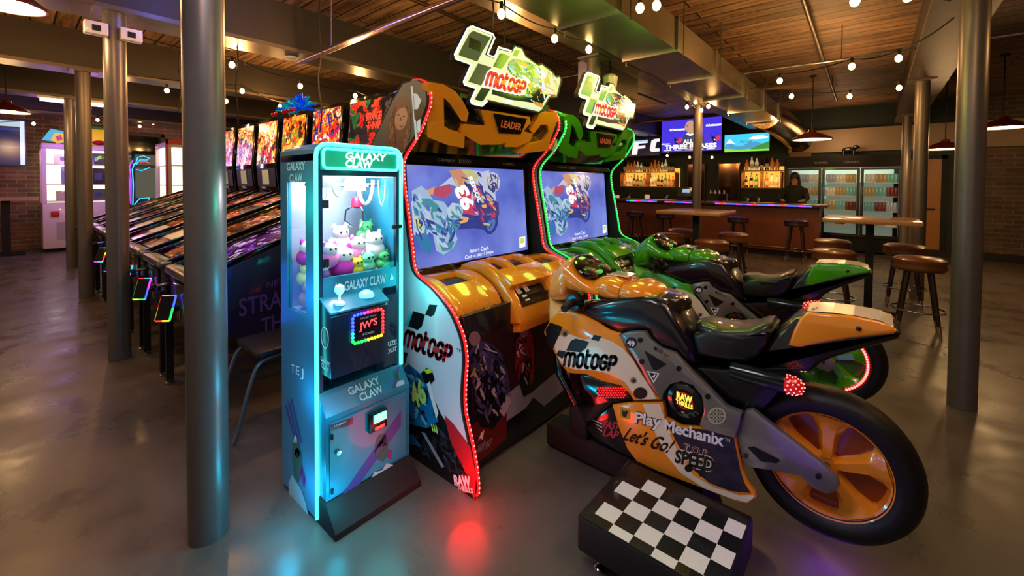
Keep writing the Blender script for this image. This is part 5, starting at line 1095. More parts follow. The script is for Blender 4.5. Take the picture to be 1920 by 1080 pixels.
rm.build('wheel_rim', BK, 40)
# swing arm
swa = [(1380, 822), (1386, 790), (1398, 770), (1412, 768), (1443, 793), (1493, 832), (1540, 868), (1571, 897), (1575, 912), (1568, 924), (1550, 929), (1521, 916), (1499, 895), (1455, 886), (1394, 876)]
def deco_sw(mb, s, x):
    D = lambda pts, k=1: [side(p, x+s*.0006*k, s) for p in pts]
    mb.poly(D([(1400, 842), (1412, 840), (1462, 866), (1455, 872), (1425, 868)]), DK); mb.poly(D(blob((1534, 897), 6, 6)), K); mb.poly(D(blob((1397, 858), 5, 5)), K)
mir('swing_arm', swa, .105, .14, GRY, .012, X=1.9, deco=deco_sw)
MB().tube([(BX-.13, WC.y, WC.z), (BX+.13, WC.y, WC.z)], .014, STEEL, 12).tube([(BX-.13, .42, .5), (BX+.13, .42, .5)], .02, STEEL, 12).build('axle', BK)
# rear mudguard hugging the tyre
g = []; 
for k in range(15):
    a = math.radians(75+k*6.5); c, d = math.cos(a), math.sin(a)
    g.append([(WC.x+x, WC.y+r*c, WC.z+r*d) for x, r in ((-.082, .288), (-.082, .296), (-.05, .312), (.05, .312), (.082, .296), (.082, .288), (.05, .302), (-.05, .302))])
#mud = MB().loft(g, K); mud.build('mudguard', BK, 40)
# pivot mast and floor rail
MB().prism([(1.4, .02), (1.4, .13), (1.3, .15), (.55, .15), (.5, .02)], 'x', 1.96, 2.12, KM, .01).build('floor_rail', BK)
MB().box(1.98, 2.1, .75, 1.1, .14, .5, KM, .02).build('pivot_mast', BK)
MB().tube([(BX-.07, 1.34, .62), (BX-.08, 1.3, .45), (BX-.08, 1.2, .32)], .03, KG, 12).tube([(BX+.07, 1.34, .62), (BX+.08, 1.3, .45), (BX+.08, 1.2, .32)], .03, KG, 12).box(BX-.1, BX+.1, 1.12, 1.24, .15, .34, KM, .02).build('front_fork', BK)
# second cabinet and motorcycle
swp = {ORG: GRN, MATS['pale_orange']: GRN, REDL: GRNL, REDD: GRND, MATS['cream_orange']: mat('pale_green_paint', '#7ac050', .22, coat=1), MATS['orange_recess_shade']: mat('green_recess_shade', '#2a6a10', .3, coat=1), PANW: PANW}
c2 = dup(RC, (2.02+1.27, 1.95, 0), 'green lit racing game cabinet behind the orange one, with the smaller looking checkered flag sign', swap=swp)
swb = dict(swp); swb.pop(REDD); swb.pop(REDL)
b2 = dup(BK, (2.04+1.27, .68, 0), 'green ride-on racing motorcycle behind the orange one', swap=swb)
mb = MB()
for k in range(26):
    g_ = -1.05+2.0*k/25; mb.ball((2.04+1.27-.066, .198-.19*math.cos(g_), .44+.19*math.sin(g_)), .0075, REDD, 6, 4)
    mb.ball((2.04+1.27-.06, .198-.19*math.cos(g_), .44+.19*math.sin(g_)), .011, REDL, 6, 4)
mb.build('rim_led_strip', b2, 50, label='string of red lights along the rim')
point((1.3, 1.35, .1), '#ff2018', 4, .1, 'led_glow'); point((3.4, 1.1, .1), '#ff2018', 1.2, .1, 'led_glow')
# step box with checkered top
t = thing('step_box', 'black step box with black and white checkered top beside the orange motorcycle', 'step', (1.7, .6, 0))
mb = MB().box(1.425, 1.872, .335, .865, .06, .198, KM, .012); mb.build('box_body', t)
ck = MB(); s_ = .0815
CW = mat('checker_white', '#e2dfd6', .35, noise=.05, nscale=30); ck.box(1.43, 1.867, .34, .86, .198, .2, K)
for i in range(6):
    for j in range(7):
        if (i+j) % 2: continue
        if i == 5 and j % 4: continue
        xa = 1.436+s_*(i-.5); ya = .856-s_*(j+.5-.0); xb = xa+s_; yb = ya+s_
        xa = max(xa, 1.434); xb = min(xb, 1.845); yb = min(yb, .836); ya = max(ya, .345)
        if xb <= xa+.022 or yb <= ya+.022: continue
        ck.poly([(xa, ya, .2008), (xb, ya, .2008), (xb, yb, .2008), (xa, yb, .2008)], CW)
ck.build('checkered_top', t, 0)
for x in (1.475, 1.83):
    for y in (.79, .39): MB().lathe([(.024, .001), (.026, .008), (.014, .016), (.009, .02), (.009, .065)], (x, y, 0), CHROME).build('foot', t)

# ================================================================ BAR
NAVYT = mat('bar_navy', '#141013', .5)
bar = thing('bar_counter', 'long dark wood bar counter with a coloured light strip under its edge', 'bar', (10.8, 3.8, 0))
MB().box(10.62, 11.1, .85, 7.4, .12, 1.06, BARW).box(10.68, 11.1, .9, 7.4, .0, .12, KM).build('bar_front', bar, 0)
MB().box(10.35, 11.2, .7, 7.5, 1.07, 1.13, mat('bar_top_wood', '#4a2a1c', .2, coat=1, noise=.2, nscale=6), .01).build('bar_top', bar)
ls = MB(); cols = rainbow; segs = [(.95, 1.5), (1.5, 2.1), (2.1, 2.75), (3.2, 3.9), (4.1, 4.9), (5.2, 5.5), (5.9, 6.5)]
for i, (a, b) in enumerate(segs):
    n = max(2, int((b-a)/.1))
    for k in range(n): ls.box(10.33, 10.35, a+(b-a)*k/n, a+(b-a)*(k+1)/n, 1.075, 1.1, cols[[3, 4, 3, 3, 0, 4, 2][k % 7]])
ls.build('light_strip', bar, 0)
MB().tube([(10.5, .9, .2), (10.5, 7.3, .2)], .025, mat('brass', '#8a6a3a', .3, 1), 10).build('foot_rail', bar)
# back bar shelves
BW = 12.99
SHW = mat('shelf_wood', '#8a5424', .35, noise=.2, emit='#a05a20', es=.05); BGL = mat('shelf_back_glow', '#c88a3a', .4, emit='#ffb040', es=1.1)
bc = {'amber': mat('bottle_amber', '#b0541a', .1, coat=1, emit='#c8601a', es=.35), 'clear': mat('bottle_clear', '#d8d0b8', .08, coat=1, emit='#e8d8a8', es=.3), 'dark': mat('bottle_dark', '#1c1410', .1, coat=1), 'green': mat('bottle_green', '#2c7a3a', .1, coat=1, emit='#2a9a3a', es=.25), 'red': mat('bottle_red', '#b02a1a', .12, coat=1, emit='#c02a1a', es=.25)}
capm = mat('bottle_cap', '#1a1410', .4, .3); labm = mat('bottle_label', '#e8d8b8', .5)
protos = {}
def bottle(x, y, z, k, lb, grp, h=.3, r=.04):
    key = (k, round(h, 2))
    if key not in protos:
        t = thing('liquor_bottle', lb, 'bottle', (x, y, z), grp)
        MB().lathe([(r, .001), (r, h*.6), (r*.4, h*.75), (r*.34, h*.94)], (x, y, z), bc[k], seg=10).lathe([(r*1.02, h*.15), (r*1.02, h*.45)], (x, y, z), labm, seg=10).build('bottle_body', t, 40)
        MB().lathe([(r*.4, h*.94), (r*.4, h), (.001, h)], (x, y, z), capm, seg=8).build('cap', t, 40)
        protos[key] = t; return t
    return dup(protos[key], (x, y, z), lb, grp)
for u, (ya, yb, nm, side_) in enumerate(((4.45, 6.2, 'left', 'left'), (1.8, 2.72, 'right', 'right'))):
    t = thing('liquor_shelf', 'glowing wooden liquor shelves on the %s of the back bar' % nm, 'shelf', (12.75, (ya+yb)/2, 1.4))
    MB().box(12.93, BW, ya, yb, 1.44, 2.0, BGL).build('back_panel', t, 0)
    for z in (1.42, 1.86): MB().box(12.58, 12.93, ya, yb, z+.012, z+.035, SHW).build('shelf_board', t, 0)
    for y in (ya, (ya+yb)/2-.015, yb-.03): MB().box(12.6, 12.93, y, y+.03, 1.455, 1.86, SHW).build('upright', t, 0)
    for zi, z in enumerate((1.456, 1.896)):
        n = int((yb-ya-.1)/.105)
        for k in range(n):
            y = ya+.11+k*(yb-ya-.22)/(n-1)
            if zi == 0 and abs(y-(ya+yb)/2) < .07: continue
            c = ['amber', 'clear', 'dark', 'amber', 'clear', 'dark', 'green' if zi == 0 else 'amber'][(k*3+zi*2+u) % 7]
            bottle(12.7, y, z, c, '%s liquor bottle on the %s shelf of the %s liquor unit' % (c, ['lower', 'upper'][zi], nm), '%s bottles, %s shelf, %s liquor unit' % (c, ['lower', 'upper'][zi], nm), .3+.04*(k % 3), .046)
            if zi == 0: bottle(12.84, y+.04, z, 'clear', 'clear bottle in the rear row of the %s liquor unit' % nm, 'rear row bottles of the %s liquor unit' % nm, .3)
    area((12.5, (ya+yb)/2, 1.83), '#ffb050', 5, .1, yb-ya, (0, 0, 0), 'shelf_light')
MIR = mat('bar_mirror', '#7a5a40', .08, .9)
for (a, b, l) in ((3.75, 4.2, 'tall mirror panel left of the column behind the bar'), (2.85, 3.35, 'tall mirror panel right of the column with warm red reflections')):
    t = thing('mirror_panel', l, 'mirror', (12.9, (a+b)/2, 1.2)); MB().box(12.93, BW, a, b, 1.1, 2.1, MIR).build('mirror_glass', t, 0)
    for y in (a-.03, b): MB().box(12.92, BW, y, y+.03, 1.07, 2.13, K).build('frame', t, 0)
# back counter with small things
t = thing('back_counter', 'low grey back counter below the liquor shelves', 'counter', (12.7, 4, 0)); MB().box(12.4, 12.98, 1.75, 7.4, .02, .95, mat('backbar_grey', '#3a4038', .5, noise=.1)).build('cabinet', t, 0); MB().box(12.36, 12.98, 1.75, 7.4, .951, 1.0, STEEL).build('counter_top', t, 0)
for k, (y, h, m_, lb) in enumerate(((6.3, .16, 'clear', 'pale jug at the left end of the back counter'), (5.9, .22, 'dark', 'dark canister on the back counter under the left shelves'), (5.3, .2, 'clear', 'pale pitcher on the back counter under the left shelves'), (4.7, .25, 'dark', 'dark shaker tin right of the pale pitcher'), (2.55, .22, 'dark', 'left of two dark bins under the right liquor shelves'), (2.3, .22, 'dark', 'right of two dark bins under the right liquor shelves'))):
    MB().lathe([(.07, .001), (.08, h*.8), (.06, h), (.001, h)], (12.62, y, 1.0), bc[m_], seg=14).build('canister', None, 40, label=lb, category='canister')
t = thing('cash_register', 'small point of sale terminal with lit screen on the bar behind the column', 'register', (11.0, 3.65, 1.13)); MB().box(10.95, 11.1, 3.5, 3.8, 1.131, 1.16, K, .01).box(11.0, 11.05, 3.62, 3.68, 1.16, 1.25, K).build('stand', t); MB().prism([(10.98, 1.22), (11.0, 1.44), (11.03, 1.44), (11.01, 1.22)], 'y', 3.48, 3.82, K, .004).poly([(10.985, 3.52, 1.25), (10.985, 3.7, 1.25), (10.993, 3.7, 1.4), (10.993, 3.52, 1.4)], scr('pos', '#9ab8d8', .9)).build('display', t, 0)
t = thing('beer_tap', 'white topped tap rail standing on the bar right of the column', 'tap', (10.9, 2.9, 1.13)); MB().tube([(10.9, 2.65, 1.131), (10.9, 2.65, 1.3), (10.9, 3.05, 1.3), (10.9, 3.05, 1.131)], .02, CHROME).build('tap_rail', t)
for k in range(4): MB().tube([(10.88, 2.7+.1*k, 1.3), (10.87, 2.7+.1*k, 1.38)], .014, WHITE).build('tap_handle', t)
# cooler
t = thing('beverage_cooler', 'black three door glass beverage cooler with lit cans', 'cooler', (12.7, .6, 0))
cy0_, cy1_ = -.45, 1.66; CXF = 12.3; iw = mat('cooler_inside', '#c8d4c8', .5, emit='#a8c0ac', es=.22)
MB().box(CXF, 12.97, cy0_, cy1_, 1.93, 2.2, KM).box(CXF+.06, 12.97, cy0_, cy1_, .04, .35, KM).box(CXF+.06, 12.97, cy0_, cy0_+.03, .35, 1.93, KM).box(CXF+.06, 12.97, cy1_-.03, cy1_, .35, 1.93, KM).box(12.93, 12.97, cy0_, cy1_, .35, 1.93, iw).text('GAMES', (CXF-.002, 1.1, 2.02), (CXF-.002, .85, 2.02), (CXF-.002, 1.1, 2.07), mat('grey_print', '#7a8084')).text('DRINKS', (CXF-.002, .55, 2.02), (CXF-.002, .28, 2.02), (CXF-.002, .55, 2.07), MATS['grey_print']).box(CXF+.3, 12.4, .2, 1.2, 2.2, 2.201, KM).build('cabinet', t, 0)
zsh = (.62, .95, 1.28, 1.58)
MB().box(CXF+.1, 12.92, cy0_+.03, cy1_-.03, 1.9, 1.925, mat('cooler_light', '#ffffff', .3, emit='#f0fff0', es=1.2)).build('light_bar', t, 0)
for z in zsh: MB().box(CXF+.1, 12.92, cy0_+.03, cy1_-.03, z-.015, z, WHITE).build('shelf_board', t, 0)
dw = (cy1_-cy0_)/3
for k in range(3):
    a = cy0_+dw*k; b = a+dw
    d = MB().box(CXF, CXF+.05, a+.005, a+.06, .36, 1.92, K).box(CXF, CXF+.05, b-.06, b-.005, .36, 1.92, K).box(CXF, CXF+.05, a+.06, b-.06, .36, .42, K).box(CXF, CXF+.05, a+.06, b-.06, 1.87, 1.92, K).build('door', t, 0)
    MB().box(CXF+.02, CXF+.025, a+.06, b-.06, .42, 1.87, GLASS).build('door_glass', d, 0); MB().tube([(CXF-.03, b-.03, .9), (CXF-.03, b-.03, 1.5)], .01, STEEL).build('door_handle', d)
canc = [('cream', '#d8d4b8'), ('silver', '#a8b0b0'), ('maroon', '#7a3a30'), ('teal', '#7ab8a8'), ('gold', '#b8a060')]
cm_ = {n: mat('can_'+n, c, .3, .3, emit=c, es=.12) for n, c in canc}
cp_ = {}
dn = ['right', 'middle', 'left']
for k in range(3):
    for j, z in enumerate(zsh):
        n = 9
        for i in range(n):
            y = cy0_+dw*k+.1+i*(dw-.2)/(n-1); c = canc[(i//3+j+k) % 5][0]; loc = (CXF+.16, y, z)
            lb = '%s drink can behind the %s cooler door on the %s shelf' % (c, dn[k], ['lowest', 'second lowest', 'second highest', 'top'][j]); gp = '%s cans, %s door, shelf %d' % (c, dn[k], j+1)
            if c not in cp_:
                cp_[c] = MB().lathe([(.028, .001), (.034, .012), (.034, .185), (.026, .2), (.001, .198)], loc, cm_[c], seg=10).build('drink_can', None, 40, label=lb, category='can', group=gp); off = cp_[c].location-Vector(loc)
            else: dup(cp_[c], Vector(loc)+off, lb, gp)
# little bear figurine on top
q = onX(1592, 262, 12.6); t = thing('bear_figurine', 'small black bear ornament standing on the drink cooler', 'ornament', (12.6, q.y, 2.2))
MB().ball((12.6, q.y, 2.34), (.07, .13, .07), K, 12, 8).build('body', t, 60); MB().ball((12.6, q.y-.13, 2.4), (.05, .06, .05), K, 10, 6).ball((12.6, q.y-.18, 2.385), (.025, .03, .02), K, 8, 5).build('head', t, 60)
for a in (-.09, .09): MB().tube([(12.57, q.y+a, 2.32), (12.57, q.y+a, 2.202)], .024, K).tube([(12.63, q.y+a, 2.32), (12.63, q.y+a*1.3, 2.202)], .024, K).build('legs', t, 60)
MB().box(12.4, 12.6, 1.2, 1.62, 2.201, 2.32, mat('cardboard_brown', '#6a5038', .7)).build('storage_box', None, 0, label='brown box lying on the left end of the cooler top', category='box')
# TVs
def tv(label, x, ya, yb, z0, z1, paint):
    t = thing('television', label, 'television', (x, (ya+yb)/2, z0)); MB().box(x, x+.05, yb, ya, z0, z1, K, .006).build('case', t)
    mb = MB(); P = lambda u, v, d=0: (x-.002-d*.0012, ya+(yb-ya)*(.012+.976*u), z0+(z1-z0)*(.02+.96*v)); paint(mb, P); mb.build('picture', t, 0)
    MB().tube([(x+.05, (ya+yb)/2, (z0+z1)/2), (x+.2, (ya+yb)/2, (z0+z1)/2+.2), (x+.2, (ya+yb)/2, 3.39)], .025, KM).build('mount', t)
def quad(mb, P, u0, v0, u1, v1, m, d=0): mb.poly([P(u0, v0, d), P(u1, v0, d), P(u1, v1, d), P(u0, v1, d)], m)
def p_press(mb, P):
    quad(mb, P, 0, 0, 1, 1, scr('press_blue', '#4432d0', 1.1)); W = scr('wht2', '#f4f4ff', 1.4)
    skin = scr('skin', '#c89878', 1.0)
    mb.poly([P(*q, 1) for q in ((.34, .02), (.34, .3), (.4, .5), (.5, .56), (.62, .52), (.72, .42), (.76, .02))], scr('shirt', '#3a4668', .9))
    mb.poly([P(*q, 2) for q in ((.46, .5), (.47, .64), (.6, .66), (.6, .5))], skin)
    mb.poly([P(.5+.095*math.cos(a), .75+.19*math.sin(a), 3) for a in [2*PI*k/18 for k in range(18)]], skin)
    mb.poly([P(*q, 4) for q in ((.41, .72), (.395, .67), (.42, .66))], skin); mb.poly([P(*q, 5) for q in ((.42, .79), (.455, .795), (.455, .775), (.42, .77))], scr('brow', '#4a3428', .7)); mb.poly([P(*q, 5) for q in ((.425, .64), (.46, .645), (.458, .63))], scr('lip', '#8a4a48', .8))
    mb.poly([P(*q, 5) for q in ((.54, .77), (.565, .78), (.57, .7), (.55, .69))], scr('ear', '#b07a60', .9)); mb.poly([P(*q, 4) for q in ((.43, .52), (.5, .47), (.6, .52), (.58, .56), (.5, .52), (.45, .56))], W)
    mb.text('ticketmaster', P(.14, .66, 2), P(.42, .66, 2), P(.14, .74, 2), W, .03); mb.text('ticketmaster', P(.75, .72, 2), P(1.0, .72, 2), P(.75, .8, 2), W, .03); mb.text('ticketmaster', P(.0, .24, 2), P(.15, .24, 2), P(.0, .29, 2), W, .03)
    mb.text('THREE PHASES', P(.06, .09, 6), P(.93, .09, 6), P(.06, .22, 6), W, .04); mb.text('ALL', P(.38, .24, 6), P(.55, .24, 6), P(.38, .37, 6), W, .04)
    for u in (.23, .85):
        mb.poly([P(u+a, .28+b, 3) for a, b in ((-.01, .18), (.05, .1), (.1, .08), (.06, -.02), (.05, -.1), (.02, -.02), (.0, .06))], scr('emb_navy', '#14183c', .9)); mb.poly([P(u+a, .28+b, 4) for a, b in ((.06, .1), (.13, .16), (.14, .06), (.1, .0), (.06, -.02))], scr('emb_red', '#d83050', 1.1)); mb.poly([P(u+.045+.012*math.cos(a), .31+.02*math.sin(a), 5) for a in [2*PI*k/8 for k in range(8)]], W)
    for k in range(5): quad(mb, P, .05+.18*k, .04, .18+.18*k, .055, W, 3)
def p_mount(mb, P):
    quad(mb, P, 0, 0, 1, 1, scr('sky', '#3ac0e8', 1.2)); mb.poly([P(*q, 1) for q in ((0, .3), (.1, .6), (.16, .5), (.25, .35), (.4, .3), (.55, .5), (.7, .55), (.85, .4), (1, .5), (1, .0), (0, 0))], scr('mtn', '#4a98c8', 1.0))
    mb.poly([P(*q, 2) for q in ((.04, .5), (.1, .72), (.13, .75), (.2, .55), (.26, .45), (.15, .5))], scr('snow', '#e8f4ff', 1.3)); mb.poly([P(*q, 2) for q in ((.55, .7), (.65, .85), (.85, .88), (.98, .75), (.9, .68), (.7, .66))], scr('snow', '#e8f4ff', 1.3))
    mb.poly([P(*q, 3) for q in ((0, 0), (0, .2), (.15, .16), (.35, .1), (.6, .14), (1, .1), (1, 0))], scr('grass', '#7ad838', 1.1)); mb.poly([P(*q, 4) for q in ((.58, .1), (.75, .3), (1, .52), (1, .1))], scr('hill', '#2a8a3a', 1.0))
    mb.text('Ricola', P(.33, .5, 5), P(.6, .5, 5), P(.34, .64, 5), scr('logo_grey', '#5a6a78', .8), .01, .2)
def p_ufc(mb, P):
    quad(mb, P, 0, 0, 1, 1, scr('ufc_navy', '#10142c', .7)); W = scr('ufc_w', '#e8d8d8', 1.2); B = scr('ufc_b', '#8ab8e8', 1.1)
    mb.poly([P(*q, 1) for q in ((.0, .1), (.02, .9), (.2, .92), (.17, .3), (.1, .1))], W)
    mb.poly([P(*q, 1) for q in ((.24, .08), (.3, .9), (.68, .93), (.68, .74), (.44, .72), (.43, .6), (.62, .61), (.62, .44), (.42, .42), (.4, .08))], W); mb.poly([P(*q, 2) for q in ((.32, .8), (.67, .84), (.67, .93), (.3, .9))], B)
    mb.poly([P(*q, 1) for q in ((.74, .3), (.78, .85), (.86, .94), (1, .95), (1, .78), (.92, .76), (.88, .4), (1, .38), (1, .22), (.8, .2))], W)
def p_menu(mb, P):
    quad(mb, P, 0, 0, 1, 1, scr('menu_blue', '#141c50', .9)); quad(mb, P, 0, .8, 1, 1, scr('menu_grey', '#2a3448', .8), 1)
    for u in (.1, .45, .75): quad(mb, P, u, .85, u+.22, .97, scr('menu_tile', '#b8c8d8', 1.0), 2)
    for v in (.38, .76): quad(mb, P, 0, v, 1, v+.05, scr('menu_band', '#2a3a88', .8), 2); quad(mb, P, .1, v+.02, .5, v+.035, scr('menu_line', '#d8e0f0', 1.0), 3)
    quad(mb, P, .955, .02, .99, .98, scr('menu_edge', '#c0c8f8', 1.3), 3)
a = onX(1240, 226, 12.1); b = onX(1355, 226, 12.1); c = onX(1240, 287, 12.1); tv('big television with a bald man in front of a blue backdrop', 12.1, a.y, b.y, c.z, min(a.z, 3.34), p_press)
a = onX(1358, 253, 12.1); b = onX(1444, 253, 12.1); c = onX(1358, 286, 12.1); tv('television showing green mountain scenery, right of the man on screen', 12.1, a.y, b.y, c.z, a.z, p_mount)
a = onX(1168, 262, 12.1); b = onX(1238, 262, 12.1); c = onX(1168, 294, 12.1); tv('television with big white block letters, left of the man on screen', 12.1, a.y, b.y, c.z, a.z, p_ufc)
# left wall television (faces -Y)
t = thing('television', 'dark blue menu television on the brick wall at the left edge', 'television', (-.6, 14.1, 1.9)); a = onY(48, 226, 14.05); b = onY(48, 311, 14.05)
MB().box(a.x-1.9, a.x, 14.06, 14.12, b.z, a.z, K, .01).build('case', t); mb = MB(); p_menu(mb, lambda u, v, d=0: (a.x-1.9+1.9*u, 14.057-d*.002, b.z+(a.z-b.z)*v)); mb.build('picture', t, 0); MB().box(a.x-1.2, a.x-.8, 14.12, 14.199, b.z+.3, a.z-.3, KM).build('mount', t)
# ---------------------------------------------------------------- stools and tables
def stool(x, y, lb, grp, z=.78, m=LEATH):
    t = thing('bar_stool', lb, 'stool', (x, y, 0), grp)
    MB().lathe([(.001, z-.13), (.19, z-.13), (.205, z-.115), (.21, z-.09), (.2, z-.068), (.207, z-.05), (.205, z-.02), (.17, z), (.001, z+.012)], (x, y, 0), m, seg=28).build('seat', t, 50)
    for k in range(4):
        a = PI/4+k*PI/2; c, s = math.cos(a), math.sin(a)
        l = MB().tube([(x+c*.12, y+s*.12, z-.135), (x+c*.205, y+s*.205, .13)], [.024, .017], DWOOD, 10).build('leg', t, 50)
        MB().tube([(x+c*.205, y+s*.205, .13), (x+c*.228, y+s*.228, .004)], [.0175, .012], mat('brass_tip', '#c8b090', .25, 1), 10).build('leg_tip', l, 50)
    MB().tube([(x+.205*math.cos(2*PI*k/28), y+.205*math.sin(2*PI*k/28), .25) for k in range(28)], .008, CHROME, 6, closed=True).build('foot_ring', t, 60)
    return t
first = stool(6.0, -.36, 'brown leather stool in front of the right wooden table, nearest the large right column', 'stools around the wooden tables')
tb = ['brown stool tucked behind the right table, by the near column side', 'brown leather stool at the left front of the right table', 'brown stool behind the left front stool of the right table', 'left front brown stool of the left wooden table', 'brown stool at the near corner of the left wooden table', 'brown stool behind the left side of the left wooden table', 'brown stool at the far right of the left wooden table']
for (x, y), l in zip(((7.2, -.3), (6.03, .34), (7.15, .42), (6.3, 2.3), (5.95, 1.62), (7.1, 2.4), (7.1, 1.62)), tb): dup(first, (x, y, 0), l, 'stools around the wooden tables')
bs = None
for x, y, l in ((10.0, 4.5, 'dark stool at the bar, leftmost in view'), (10.0, 3.75, 'dark stool at the bar, second from the left'), (10.0, 2.2, 'dark stool at the bar between the two tables'), (9.9, 1.15, 'dark stool alone at the right end of the bar')):
    if bs is None: bs = stool(x, y, l, 'dark stools lined up at the bar', .84, mat('dark_leather', '#2a1812', .4, coat=.3))
    else: dup(bs, (x, y, 0), l, 'dark stools lined up at the bar')
def table(x0, x1, y0, y1, lb):
    xc, yc = (x0+x1)/2, (y0+y1)/2; t = thing('bar_table', lb, 'table', (xc, yc, 0), 'high butcher block tables')
    MB().box(x0, x1, y0, y1, 1.075, 1.12, BUTCH, .006).build('table_top', t); MB().box(xc-.04, xc+.04, yc-.04, yc+.04, .02, 1.075, KM).build('post', t)
    for a, b in ((.28, .03), (.03, .28)): MB().box(xc-a, xc+a, yc-b, yc+b, .003, .025, KM).build('base_foot', t)
table(6.23, 7.15, 1.6, 2.48, 'high wooden table on the left, in front of the column and big television')
table(6.23, 7.13, -.4, .47, 'high wooden table on the right, in front of the drink cooler')
# person behind the bar
px_, py_ = 11.75, 1.42
t = thing('person', 'person with long dark hair in a dark top standing behind the bar', 'person', (px_, py_, 0))
SK = mat('skin', '#a87858', .5); HR = mat('dark_hair', '#1c0e0a', .45, noise=.4, nscale=60); TP = mat('dark_top', '#171a18', .8)
def skinbody(name, joints, edges, parent, m):
    me = bpy.data.meshes.new(name); off = parent.location
    me.from_pydata([Vector(j[0])-off for j in joints], edges, []); o = bpy.data.objects.new(name, me); C.objects.link(o); 
    me.materials.append(m); md = o.modifiers.new('s', 'SKIN'); md.use_smooth_shade = True; sd = o.modifiers.new('d', 'SUBSURF'); sd.levels = 2; sd.render_levels = 2
    for i, j in enumerate(joints): me.skin_vertices[0].data[i].radius = j[1] if isinstance(j[1], tuple) else (j[1], j[1])
    me.skin_vertices[0].data[0].use_root = True
    bpy.context.view_layer.update(); m2 = bpy.data.meshes.new_from_object(o.evaluated_get(bpy.context.evaluated_depsgraph_get())); bpy.data.objects.remove(o)
    n = bpy.data.objects.new(name, m2); C.objects.link(n); n.parent = parent; return n
J = [((0, 0, .98), (.15, .11)), ((0, 0, 1.2), (.135, .1)), ((0, 0, 1.4), (.17, .1)), ((0, 0, 1.5), .06), ((-.015, .0, 1.58), .055), ((-.02, .005, 1.68), (.075, .09)),
     ((0, .19, 1.42), .055), ((-.06, .25, 1.2), .045), ((-.25, .2, 1.16), .035), ((-.33, .17, 1.17), .03), ((0, -.19, 1.42), .055), ((-.06, -.25, 1.2), .045), ((-.25, -.2, 1.16), .035), ((-.33, -.17, 1.17), .03),
     ((0, .1, .85), .09), ((.0, .11, .48), .06), ((0, .11, .08), .042), ((-.12, .12, .035), .03), ((0, -.1, .85), .09), ((.0, -.11, .48), .06), ((0, -.11, .08), .042), ((-.12, -.12, .035), .03)]
J = [(Vector((px_, py_, 0))+Vector(a), r) for a, r in J]
skinbody('body', J, [(0, 1), (1, 2), (2, 3), (3, 4), (4, 5), (2, 6), (6, 7), (7, 8), (8, 9), (2, 10), (10, 11), (11, 12), (12, 13), (0, 14), (14, 15), (15, 16), (16, 17), (0, 18), (18, 19), (19, 20), (20, 21)], t, SK)
for s in (-1, 1):
    mb = MB(); hx, hy, hz = px_-.36, py_+s*.165, 1.165
    for k in range(4): mb.tube([(hx, hy+.012*(k-1.5), hz), (hx-.04, hy+.016*(k-1.5), hz-.004), (hx-.07+.006*abs(k-1.5), hy+.018*(k-1.5), hz-.018)], [.009, .008, .006], SK, 6)
    mb.tube([(hx+.02, hy-s*.02, hz), (hx-.01, hy-s*.045, hz-.005)], [.009, .007], SK, 6); mb.build('fingers', t, 60)
MB().loft([[(px_+a*math.cos(2*PI*k/20)+.0, py_+b*math.sin(2*PI*k/20), z) for k in range(20)] for z, a, b in ((.92, .14, .18), (1.1, .13, .165), (1.3, .14, .19), (1.42, .13, .225), (1.49, .1, .17), (1.52, .06, .075))], TP).build('shirt', t, 60)
for s in (-1, 1): MB().tube([(px_, py_+s*.18, 1.43), (px_-.05, py_+s*.25, 1.21), (px_-.2, py_+s*.215, 1.165)], [.075, .06, .05], TP, 12).build('sleeve', t, 60)
MB().ball((px_+.03, py_-.0, 1.71), (.095, .1, .115), HR, 16, 10).loft([[(px_+.055+a*math.cos(2*PI*k/16), py_+b*math.sin(2*PI*k/16), z) for k in range(16)] for z, a, b in ((1.3, .05, .12), (1.45, .065, .13), (1.6, .075, .115), (1.7, .08, .1))], HR).build('hair', t, 60)
fc = MB(); 
for s in (-1, 1): fc.ball((px_-.095, py_+s*.032, 1.69), (.006, .01, .006), K, 8, 5)
fc.ball((px_-.105, py_, 1.665), (.016, .012, .02), SK, 8, 6).ball((px_-.095, py_, 1.625), (.008, .022, .006), mat('lips', '#7a3a34', .5), 8, 5); fc.build('face_features', t, 60)
# ================================================================ LEFT BACK CORNER
def crane(x0, x1, y0, y1, z1, lb, frame, name='prize_machine'):
    t = thing(name, lb, 'prize machine', ((x0+x1)/2, (y0+y1)/2, 0))
    wz0, wz1 = 1.02, z1-.12
    b = MB().box(x0, x1, y0, y1, .07, wz0, frame, .02).build('lower_body', t); MB().box(x0, x1, y0, y1, wz1, z1, frame, .02).build('top', t)
    for x in (x0, x1-.07):
        for y in (y0, y1-.07): MB().box(x, x+.07, y, y+.07, wz0, wz1, frame).build('corner_post', t, 0)
    MB().box(x0+.07, x1-.07, y1-.03, y1-.01, wz0, wz1, mat('lit_backing', '#f6f2d8', .5, emit='#fbf6d0', es=1.25)).box(x0+.07, x1-.07, y0+.1, y1-.1, wz1-.03, wz1, WNEON).build('light_backing', t, 0)
    for k, z in enumerate((wz0+.03, wz0+.38, wz0+.82)): MB().box(x0+.06, x1-.06, y0+.15, y1-.03, z, z+.02, WHITE).build('display_shelf', t, 0)
    MB().box(x0+.07, x1-.07, y0+.02, y0+.03, wz0, wz1, GLASS).build('front_glass', t, 0)
    MB().box(x0+.2, x0+.52, y0-.006, y0, .25, .62, mat('panel_grey', '#a8a0ac', .5)).build('service_door', t, 0)
    MB().box(x0+.12, x0+.24, y0-.03, y0, .74, .86, mat('red_lock', '#b02a30', .4), .01).build('coin_slot', t)
    for x in (x0+.1, x1-.1):
        for y in (y0+.1, y1-.1): MB().tube([(x, y, .002), (x, y, .07)], .03, KM, 10).build('foot', t)
    return t
